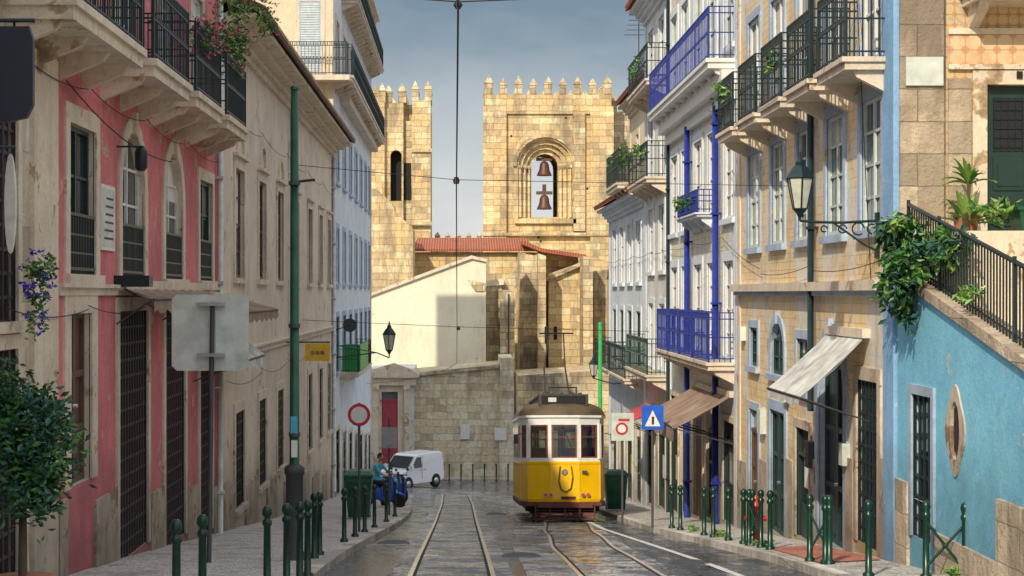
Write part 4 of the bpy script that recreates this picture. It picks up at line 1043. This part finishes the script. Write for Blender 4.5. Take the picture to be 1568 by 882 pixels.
b.tube([(XP(451,Y),Y,13.9),(-.06,Y,13.68),(6.05,Y+5,13.9)],.005,'wire'); b.lathe((-.06,Y,13.62),[(.04,0),(.05,.05),(.03,.1)],'wire')
b.tube([(-4.85,52,11.2),(-.06,50,gz(50)+5.6),(6.0,54,10.8)],.008,'wire')
b.lathe((-.06,50,gz(50)+5.5),[(.04,0),(.06,.06),(.03,.12)],'wire')
b.tube([(-4.8,14.3,14.8),(-.02,14.3,14.46),(6.1,14.3,14.7)],.006,'wire'); b.lathe((-.02,14.3,14.4),[(.02,0),(.04,.03),(.02,.07)],'wire')
b.obj('overhead_tram_wires')
b=MB()
def sag(p,q,s,r=.007,n=10):
    p=Vector(p);q=Vector(q); b.tube([tuple(p.lerp(q,i/n)-Vector((0,0,s*4*(i/n)*(1-i/n)))) for i in range(n+1)],r,'wire')
for z,s in ((14.7,.12),(11.85,.1)):
    for a in range(18,34,4): sag((-4.82,a,z),(-4.82,a+4,z-.05),s)
for a in range(35,64,6): sag((-4.8,a,15.9),(-4.8,a+6,15.8),.15); sag((-4.8,a,10.2),(-4.8,a+6,10.1),.15)
for a in range(24,68,5): sag((6.0,a,12.5 if a<37 else 13.3),(6.0,a+5,12.4 if a<32 else 13.3),.08)
sag((-4.8,20.7,14.6),(-4.6,27,14.1),.2,.010)
sag((6.0,26,18),(5.9,24.4,12.2),.02); sag((5.4,37,16),(5.4,29,15.4),.2)
b.obj('facade_cables')

def disc(b,x,y,z,r,m,t=.02,n=24): b.cyl((x,y,z),(x,y+t,z),r,m,n=n)
Y=24.; X=XP(320,Y); b=MB()
b.cyl((X,Y,gz(Y)+.1),(X+.05,Y,ZP(463,Y)),.035,'tgrey',n=10)
x0,x1,z0,z1=XP(262,Y),XP(380,Y),ZP(568,Y),ZP(451,Y); c=.07
pl=[(x0+c,z0),(x1-c,z0),(x1,z0+c),(x1,z1-c),(x1-c,z1),(x0+c,z1),(x0,z1-c),(x0,z0+c)]
b.extr([(p,Y+.05,q) for p,q in pl],(0,.02,0),'offw')
for zz in (z1-.16,z0+.2): b.box((X-.17,Y-.045,zz),(X+.22,Y+.048,zz+.05),'chrome')
b.box((X+.01,Y+.0,z0+.15),(X+.09,Y+.049,z1-.1),'chrome'); b.obj('traffic_sign')
Y=36.; X=XP(550,Y); b=MB(); b.cyl((X,Y,gz(Y)+.1),(X,Y,ZP(617,Y)),.028,'tgrey'); zc=ZP(635,Y)
disc(b,X,Y-.06,zc,.24,'redp'); disc(b,X,Y-.066,zc,.175,'white',.004); b.obj('traffic_sign')
Y=48.; X=XP(596,Y); b=MB(); b.cyl((X,Y,gz(Y)+.1),(X,Y,ZP(640,Y)),.028,'tgrey'); b.box((X-.22,Y-.06,ZP(686,Y)),(X+.22,Y-.04,ZP(654,Y)),'chrome'); b.obj('traffic_sign')
Y=41.; X=XP(953,Y); b=MB(); b.cyl((X,Y,gz(Y)+.1),(X,Y,ZP(632,Y)),.028,'tgrey'); zc=ZP(653,Y); b.box((X-.27,Y-.06,zc-.34),(X+.27,Y-.04,zc+.33),'offw')
b.cyl((X-.02,Y-.066,zc-.05),(X-.02,Y-.06,zc-.05),.15,'redp',n=24); b.cyl((X-.02,Y-.070,zc-.05),(X-.02,Y-.066,zc-.05),.10,'white',n=24); b.box((X-.1,Y-.072,zc+.14),(X+.16,Y-.061,zc+.19),'redp'); b.obj('traffic_sign')
Y=39.; X=XP(999,Y); b=MB(); b.cyl((X,Y,gz(Y)+.1),(X,Y,ZP(618,Y)),.028,'tgrey'); zc=ZP(639,Y); b.box((X-.25,Y-.06,zc-.28),(X+.25,Y-.04,zc+.28),'signblue')
b.face([(X-.18,Y-.064,zc-.2),(X+.18,Y-.064,zc-.2),(X,Y-.064,zc+.17)],'white'); b.box((X-.02,Y-.068,zc-.16),(X+.03,Y-.065,zc+.02),'dark'); b.obj('crossing_sign')
b=MB(); Y=47.; b.box((XP(467,Y),Y,ZP(553,Y)),(XP(505,Y),Y+.1,ZP(526,Y)),'signyel'); b.cyl((-4.9,Y+.05,ZP(524,Y)),(XP(505,Y),Y+.05,ZP(524,Y)),.02,'iron')
xm=XP(486,Y)
for k in range(3): b.cyl((xm-.13+.13*k,Y-.012,ZP(540,Y)),(xm-.13+.13*k,Y,ZP(540,Y)),.06,'brown',n=12)
b.obj('shop_sign')
b=MB(); Y=15.5; 
pts=[(-4.88,ZP(40,Y)),(XP(44,Y),ZP(40,Y)),(XP(50,Y),ZP(60,Y)),(XP(50,Y),ZP(160,Y)),(XP(40,Y),ZP(180,Y)),(XP(14,Y),ZP(186,Y)),(-4.88,ZP(186,Y))]
pts=[(max(p,-4.88),q) for p,q in pts]
b.extr([(p,Y,q) for p,q in pts],(0,.08,0),'navy'); b.cyl((-4.9,Y+.04,ZP(30,Y)),(XP(52,Y),Y+.04,ZP(30,Y)),.02,'iron'); b.cyl((XP(20,Y),Y+.04,ZP(30,Y)),(XP(20,Y),Y+.04,ZP(42,Y)),.012,'iron'); b.obj('hanging_shop_sign')
b=MB(); Y=17.; xm=XP(15,Y); 
b.extr([(xm+.055*math.cos(a),Y,ZP(312,Y)+.5*math.sin(a)) for a in [2*math.pi*i/20 for i in range(20)]],(0,.06,0),'wcanvas'); b.cyl((-4.9,Y+.03,ZP(225,Y)),(xm+.05,Y+.03,ZP(225,Y)),.015,'iron'); b.obj('oval_shop_sign')
def lantern(b,x,y,z,s=1.):
    def q(r,zz,n=6): return [(x+r*s*math.cos(math.pi*2*i/n+.5),y+r*s*math.sin(math.pi*2*i/n+.5),z+zz*s) for i in range(n)]
    b.loft([q(.10,0),q(.19,.45)],'lampglass')
    A,B=q(.104,0),q(.195,.45)
    for a,c in zip(A,B): b.cyl(a,c,.012*s,'iron',n=4)
    for i in range(6): b.cyl(A[i],A[(i+1)%6],.012*s,'iron',n=4); b.cyl(B[i],B[(i+1)%6],.014*s,'iron',n=4)
    b.loft([q(.22,.45),q(.19,.5),q(.12,.6),q(.07,.64),q(.075,.68),q(.03,.74),q(.012,.84)],'iron'); b.loft([q(.03,-.12),q(.06,-.06),q(.105,-.01)],'iron')
Y=24.75; X=XP(1225,Y); z=ZP(320,Y); b=MB(); lantern(b,X,Y,z,1.)
zb=z-.17
b.tube([(X,Y,z-.1),(X,Y,zb),(X+.2,Y,zb-.02),(X+.6,Y,zb-.03),(6.1,Y,zb)],.022,'iron',6)
b.tube([(6.1,Y,zb-.45),(X+.95,Y,zb-.36),(X+.7,Y,zb-.18),(X+.5,Y,zb-.04)],.016,'iron',5)
for cx,r in ((X+.85,.09),(X+.62,.06),(X+1.05,.07),(X+.35,.045)):
    b.tube([(cx+r*math.cos(a),Y,zb-.12+r*math.sin(a)) for a in [i*.6 for i in range(10)]],.011,'iron',4)
b.box((6.05,Y-.06,zb-.55),(6.1,Y+.06,zb+.12),'iron'); b.obj('wall_lantern')
Y=66.; X=XP(596,Y); z=ZP(536,Y); b=MB(); lantern(b,X,Y,z,1.35); b.tube([(X,Y,z-.12),(X,Y,z-.3),(X-.5,Y,z-.1),(-4.9,Y,z-.3)],.025,'iron'); b.tube([(X-.5,Y,z-.1),(-4.9,Y,z+.2)],.02,'iron'); b.obj('wall_lantern')
Y=60; X=XP(896,Y); b=MB(); lantern(b,X+.3,Y,ZP(575,Y),.9); b.tube([(X+.3,Y,ZP(575,Y)-.1),(X+1.0,Y,ZP(575,Y)-.3),(6.1,Y,ZP(575,Y)-.2)],.02,'iron'); b.obj('wall_lantern')
b=MB(); b.cyl((-4.9,24.2,14.1),(-4.6,24.2,14.1),.015,'iron'); b.lathe((-4.55,24.2,13.75),[(.05,0),(.09,.05),(.09,.28),(.04,.36)],'iron'); b.obj('wall_lamp')
Y=66.; b=MB(); X=-4.3; z=ZP(498,Y); b.lathe((X,Y,z),[(.0,.08),(.15,.06),(.27,0)],'tgrey',16,axis=1); b.cyl((X,Y,z),(-4.9,Y,z-.2),.02,'tgrey'); b.obj('satellite_dish')
def awning(name,T,u0,u1,z,n,drop,m,ribs=5,valance=.18):
    b=MB(); k=max(3,int((u1-u0)/.25))
    for i in range(k):
        a,c=u0+(u1-u0)*i/k,u0+(u1-u0)*(i+1)/k
        s=.035*math.sin(i*1.9); s2=.035*math.sin((i+1)*1.9)
        b.loft([[T(a,z,.03),T(a,z-drop*.5-.05+s,n*.5),T(a,z-drop+s,n),T(a,z-drop-.02+s,n),T(a,z-.03,.03)],[T(c,z,.03),T(c,z-drop*.5-.05+s2,n*.5),T(c,z-drop+s2,n),T(c,z-drop-.02+s2,n),T(c,z-.03,.03)]],m,caps=False)
        b.face([T(a,z-drop+s,n),T(c,z-drop+s2,n),T(c,z-drop-valance+s2-.02*(i%2),n+.01),T(a,z-drop-valance+s,n+.01)],m)
    for u in (u0,(u0+u1)/2,u1): b.cyl(T(u,z-drop,n-.02),T(u,z-drop-.35,.02),.013,'tgrey',n=5)
    b.cyl(T(u0,z-drop,n),T(u1,z-drop,n),.02,'tgrey',n=6); b.box((u0-.03,z-.06,0),(u1+.03,z+.08,.12),'trim',T)
    b.obj(name)
TLw=TL();TRw=TR()
awning('shop_awning',TLw,24.1,31.6,12.12,.55,.2,'brown'); awning('shop_awning',TLw,31.8,37.2,11.95,.9,.3,'brown'); awning('shop_awning',TLw,31.0,34.6,11.5,.9,.75,'wcanvas')
b=MB(); b.box((24,12.1,.0),(24.3,12.26,.5),'iron',TLw); b.obj('awning_case')
awning('shop_awning',TRw,25.3,27.9,11.4,1.05,.95,'wcanvas',valance=.12)
awning('shop_awning',TRw,37.8,40.4,9.75,1.35,.75,'brown',valance=.3); awning('shop_awning',TRw,40.6,43.4,9.7,1.35,.75,'brown',valance=.3)
awning('shop_awning',TRw,52,55,8.5,1.1,.5,'redp')
def bin_(px,Y,s=1.,X=None):
    X=XP(px,Y) if X is None else X; z=gz(Y)+.12; b=MB()
    def rg(w,d,zz): return [(X-w,Y-d,z+zz),(X+w,Y-d,z+zz),(X+w,Y+d,z+zz),(X-w,Y+d,z+zz)]
    b.loft([rg(.24*s,.26*s,.08),rg(.31*s,.34*s,1.0*s)],'polegreen'); b.loft([rg(.34*s,.37*s,1.0*s),rg(.34*s,.37*s,1.05*s),rg(.24*s,.26*s,1.13*s)],'polegreen')
    for q in (-.22*s,.22*s): b.lathe((X+q,Y+.3*s,z+.1),[(.1,-.03),(.1,.03)],'rubber',12,axis=0)
    b.box((X-.28*s,Y-.365*s,z+.88*s),(X+.28*s,Y-.33*s,z+.97*s),'polegreen'); b.cyl((X-.3*s,Y+.4*s,z+1.04*s),(X+.3*s,Y+.4*s,z+1.04*s),.02,'green'); b.obj('wheelie_bin')
bin_(550,45,1.15); bin_(937,52,1.1,4.75)

# ============================================================ PERSON ON SCOOTER
def scooter(x,y,rz):
    E=empty('motor_scooter',(x,y,gz(y)+.12),(0,0,rz)); b=MB()
    for cx in (-.55,.62): b.lathe((cx,0,.24),[(.13,-.05),(.22,-.055),(.245,0),(.22,.055),(.13,.05)],'rubber',18,axis=1); b.lathe((cx,0,.24),[(.12,-.04),(.12,.04)],'chrome',12,axis=1)
    def sec(x,w,z0,z1): return [(x,-w,z0+.04),(x,-w*.8,z0),(x,w*.8,z0),(x,w,z0+.04),(x,w,z1-.06),(x,w*.7,z1),(x,-w*.7,z1),(x,-w,z1-.06)]
    b.loft([sec(-.85,.06,.6,.72),sec(-.7,.14,.42,.76),sec(-.3,.17,.3,.74),sec(0,.13,.22,.66),sec(.06,.11,.2,.3)],'signblue',True); b.box((0,-.15,.2),(.42,.15,.27),'tgrey')
    b.loft([[(.38,-.2,.25),(.38,.2,.25),(.43,.2,.25),(.43,-.2,.25)],[(.46,-.21,.7),(.46,.21,.7),(.54,.19,.7),(.54,-.19,.7)],[(.38,-.12,.98),(.38,.12,.98),(.46,.10,.98),(.46,-.10,.98)]],'signblue')
    b.loft([sec(-.72,.11,.74,.83),sec(-.3,.14,.74,.85),sec(.02,.1,.68,.78)],'rubber',True); b.cyl((.62,0,.24),(.4,0,.98),.03,'chrome'); b.cyl((.36,-.32,1.0),(.36,.32,1.0),.018,'tgrey'); b.lathe((.5,0,.88),[(.05,-.05),(.08,0),(.07,.05)],'lampglass',12,axis=0)
    for s in(-1,1): b.cyl((.38,s*.25,1.0),(.36,s*.33,1.18),.008,'tgrey'); b.box((.34,s*.33-.05,1.16),(.37,s*.33+.05,1.24),'tgrey')
    b.loft([sec(.42,.06,.36,.44),sec(.62,.07,.47,.52),sec(.8,.05,.4,.45)],'signblue',True)
    child(b,'scooter_body',E)
def person(x,y,rz,zoff):
    V=[];Ed=[];Rd=[]
    def add(p,r,par=None):
        V.append(p);Rd.append(r)
        if par is not None: Ed.append((par,len(V)-1))
        return len(V)-1
    pel=add((-.22,0,.92),.145); w=add((-.22,0,1.04),.13,pel); ch=add((-.17,0,1.22),.155,w); sh=add((-.13,0,1.36),.12,ch); nk=add((-.10,0,1.46),.055,sh); hd0=add((-.08,0,1.53),.06,nk)
    for s in (-1,1):
        hip=add((-.2,s*.1,.88),.1,pel); kn=add((.2,s*.17,.82),.068,hip); an=add((.17,s*.15,.38),.042,kn); fo=add((.30,s*.16,.32),.04,an); add((.38,s*.165,.31),.03,fo)
        so=add((-.13,s*.19,1.36),.065,sh); el=add((.06,s*.27,1.16),.042,so); wr=add((.28,s*.26,1.05),.028,el); pm=add((.34,s*.26,1.04),.034,wr)
        for k in range(4):
            a=add((.37,s*(.225+.022*k),1.045),.010,pm); c=add((.395,s*(.225+.022*k),1.02),.009,a); add((.375,s*(.225+.022*k),.985-.002*k),.008,c)
        a=add((.33,s*.225,1.02),.011,pm); add((.355,s*.21,.995),.009,a)
    me=bpy.data.meshes.new('p'); me.from_pydata(V,Ed,[]); o=bpy.data.objects.new('p_tmp',me); bpy.context.collection.objects.link(o)
    md=o.modifiers.new('s','SKIN'); sv=me.skin_vertices[0].data
    for i,r in enumerate(Rd): sv[i].radius=(r,r)
    sv[0].use_root=True
    o.modifiers.new('u','SUBSURF').levels=2
    dg=bpy.context.evaluated_depsgraph_get(); ev=o.evaluated_get(dg); m2=bpy.data.meshes.new_from_object(ev)
    mb=MB(); 
    for p in m2.polygons:
        c=p.center; 
        if c.z>1.43: m='skin'
        elif c.x>.13 and c.z>.95: m='skin'
        elif c.z>.9 and c.x<.14: m='shirt'
        elif c.z<.36: m='rubber'
        else: m='jeans'
        mb.face([m2.vertices[i].co[:] for i in p.vertices],m,True)
    bpy.data.objects.remove(o)
    H=(-.05,0,1.63); rg=[]; n=16
    for i in range(1,12):
        ph=math.pi*i/12; zz=-math.cos(ph)*.125; r=math.sin(ph)
        fx=.098*r*(1 if zz>-.04 else .88); fy=.078*r*(1 if zz>-.03 else .82)
        rg.append([(H[0]+fx*math.cos(2*math.pi*j/n)+(.012 if zz<0 else 0),H[1]+fy*math.sin(2*math.pi*j/n),H[2]+zz) for j in range(n)])
    mb.loft(rg,'skin',True)
    mb.loft([[(H[0]+.085,-.014,1.60),(H[0]+.085,.014,1.60),(H[0]+.122,.0,1.598)],[(H[0]+.09,-.008,1.65),(H[0]+.09,.008,1.65),(H[0]+.098,0,1.65)]],'skin')
    mb.box((H[0]+.085,-.026,1.555),(H[0]+.1,.026,1.565),'terra')
    for s in (-1,1): mb.lathe((H[0]+.088,s*.032,1.638),[(.012,-.004),(.009,.006)],'dark',8,axis=0); mb.lathe((H[0],s*.08,1.625),[(.03,-.008),(.024,.012)],'skin',8,axis=1)
    rg=[]
    for i in range(0,8):
        ph=math.pi*.5*i/7.5; r=math.cos(ph); zz=math.sin(ph)*.135
        rg.append([(H[0]-.012+.106*r*math.cos(2*math.pi*j/n)*(1 if math.cos(2*math.pi*j/n)<0 else .93),.087*r*math.sin(2*math.pi*j/n),H[2]+.01+zz-(.05 if i==0 and math.cos(2*math.pi*j/n)<.3 else 0)) for j in range(n)])
    mb.loft(rg,'hair',True)
    o=mb.obj('seated_man'); o.location=(x,y,gz(y)+.12); o.rotation_euler=(0,0,rz)
px_,py_=XP(580,55.5),55.5
scooter(px_+.1,py_,math.radians(-25)); person(px_+.1,py_,math.radians(-25),0)
scooter(XP(603,57.5),57.5,math.radians(60))

# ============================================================ PLANTS
bx,by=-4.0,15.4; bz=gz(by)+.12
foliage('potted_shrub',[((XP(35,by),by,ZP(690,by)),(.46,.42,.62)),((XP(75,by),by-.1,ZP(640,by)),(.22,.3,.28)),((XP(60,by),by-.1,ZP(740,by)),(.26,.3,.28)),((XP(5,by),by,ZP(610,by)),(.3,.3,.35))],3600,.085,['leafT','leafT','leafA','leafB'],stems=[((XP(35,by),by,bz),(XP(35,by),by,ZP(700,by)),.05)])
b=MB(); b.lathe((XP(35,by),by,bz),[(.2,0),(.22,.05),(.28,.42),(.31,.44),(.31,.5),(.25,.5)],'pot',16); b.obj('plant_pot')
foliage('blue_flower_basket',[((-4.62,18.6,12.2),(.18,.25,.28)),((-4.6,18.4,11.85),(.12,.18,.3))],300,.07,G3,flow='flowb',nf=35)
foliage('balcony_flowers',[((-4.3,29.0,16.3),(.25,.9,.35)),((-4.2,31.5,16.6),(.3,1.0,.5)),((-4.2,27.6,16.2),(.2,.6,.3))],900,.1,G3,flow='flow',nf=30)
foliage('balcony_flowers',[((-4.2,32.3,17.4),(.5,.6,.6)),((-4.0,34.5,17.6),(.3,.6,.5))],500,.1,['leafC','leafB'],flow='flow',nf=10)
foliage('roof_terrace_plants',[((-5.5,60,19.0),(.5,1.4,.5)),((-6.5,52,19.3),(.5,1.4,.5))],500,.14,G3)
foliage('stair_creeper',[((6.02,22.9,12.62),(.30,.5,.36)),((5.9,22.5,12.30),(.26,.5,.36)),((5.95,23.2,12.1),(.2,.35,.42)),((6.2,21.6,12.6),(.2,.7,.22)),((5.85,22.8,12.9),(.3,.4,.16)),((5.98,22.7,11.75),(.10,.2,.34))],2600,.13,['leafA','leafA','leafB','leafT','leafC'],droop=.4)
def fronds(name,base,n,L,mats,spread=1.,w=.09):
    mb=MB(); B=Vector(base)
    for i in range(n):
        a=rr(0,6.28); el=rr(.5,1.35); d=Vector((math.cos(a)*math.cos(el)*spread,math.sin(a)*math.cos(el)*spread,math.sin(el))); l=L*rr(.6,1.1); s=d.cross(Vector((0,0,1))).normalized(); m=random.choice(mats); pr=None
        for k in range(8):
            t=k/7; p=B+d*l*t+Vector((0,0,-.5*l*t*t*(1.3-el*.6))); ww=w*math.sin(math.pi*min(1,t*.9+.1))
            cur=(p-s*ww,p+Vector((0,0,-.02)),p+s*ww)
            if pr: mb.face([pr[0],pr[1],cur[1],cur[0]],m); mb.face([pr[1],pr[2],cur[2],cur[1]],m)
            pr=cur
    return mb.obj(name)
fronds('stair_plant',(6.85,23.0,12.9),26,.8,['leafB','leafC'],w=.05); fronds('stair_plant',(6.5,22.4,12.6),16,.55,['leafA','leafB'],w=.06); fronds('stair_plant',(6.95,23.2,13.5),16,.6,['leafC','leafB'],w=.035); fronds('stair_plant',(6.0,22.9,12.75),18,.45,['leafT','leafB'],w=.06)
b=MB(); b.cyl((6.85,23.0,12.7),(6.95,23.2,13.5),.025,'bark'); b.lathe((6.85,23.0,12.8),[(.13,0),(.18,.25),(.2,.27)],'pot'); b.obj('plant_pot')
b=MB(); zz=12.8; b.loft([[(7.35,22.2,zz),(8.6,22.2,zz),(8.6,22.6,zz),(7.35,22.6,zz)],[(7.3,22.15,zz+.3),(8.65,22.15,zz+.3),(8.65,22.65,zz+.3),(7.3,22.65,zz+.3)]],'polegreen'); b.box((7.26,22.11,zz+.3),(8.69,22.69,zz+.34),'polegreen'); b.obj('planter_box')
foliage('planter_plants',[((7.1,22.4,13.1),(.3,.3,.14))],160,.12,G3); foliage('handrail_creeper',[((6.15,20.4,12.0),(.12,.4,.1))],70,.1,['leafB','leafC'])
foliage('window_box_plants',[((5.6,42.5,14.3),(.2,1.5,.2)),((5.4,35,16.2),(.2,.8,.3)),((5.5,58,16.6),(.3,1.8,.45)),((5.5,30,16.1),(.2,.4,.3)),((5.45,52,16.3),(.2,1.2,.3)),((5.45,53,19.1),(.2,1.,.3))],900,.12,G3)
foliage('weeds',[((5.15,29.0,gz(29)+.18),(.2,.4,.07)),((5.0,33.,gz(33)+.18),(.2,.5,.06)),((4.9,36,gz(36)+.18),(.15,.5,.06)),((5.9,20.3,gz(20.3)+.2),(.08,.4,.12))],420,.07,['leafB','leafC'])

# ============================================================ CAMERA, WORLD, SUN
cam=bpy.data.cameras.new('camera'); co=bpy.data.objects.new('camera',cam); bpy.context.collection.objects.link(co)
co.location=(0,0,CZ); co.rotation_euler=(math.radians(90),0,0); cam.sensor_width=36; cam.lens=F/1568*36
cam.shift_x=(784-VX)/1568; cam.shift_y=(HY-441)/1568; cam.clip_end=4000; cam.clip_start=.1
bpy.context.scene.camera=co
EL=math.radians(36); hx,hy=.40,.9165
sd=Vector((-hx*math.cos(EL),-hy*math.cos(EL),math.sin(EL)))
s=bpy.data.lights.new('sun','SUN'); so=bpy.data.objects.new('sun',s); bpy.context.collection.objects.link(so)
s.energy=3.9; s.angle=math.radians(.8); s.color=(1.,.87,.67)
so.rotation_euler=sd.to_track_quat('Z','Y').to_euler()
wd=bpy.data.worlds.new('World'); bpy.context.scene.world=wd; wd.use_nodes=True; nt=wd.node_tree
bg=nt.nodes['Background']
sk=nd(nt,'ShaderNodeTexSky'); sk.sky_type='NISHITA'; sk.sun_disc=False; sk.sun_elevation=EL; sk.sun_rotation=math.atan2(sd.x,sd.y); sk.dust_density=2.; sk.air_density=1.2
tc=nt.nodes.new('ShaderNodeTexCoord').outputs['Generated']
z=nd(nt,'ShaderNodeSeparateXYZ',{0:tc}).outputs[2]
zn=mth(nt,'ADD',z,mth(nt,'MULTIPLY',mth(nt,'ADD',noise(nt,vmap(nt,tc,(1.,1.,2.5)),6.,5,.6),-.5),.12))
bank_fill=mixc(nt,ramp(nt,zn,.03,.17),(5.2,5.3,5.4),(1.05,1.5,2.0))
bank_fill=mixc(nt,ramp(nt,zn,.25,.5),bank_fill,(7.2,7.4,7.8))  # brighter overhead sky, added out of view as fill for the shaded street
col=mixc(nt,.87,sk.outputs[0],bank_fill)
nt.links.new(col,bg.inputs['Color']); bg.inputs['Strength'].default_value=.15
sc=bpy.context.scene; sc.view_settings.view_transform='Standard'; sc.view_settings.look='None'; sc.view_settings.exposure=0
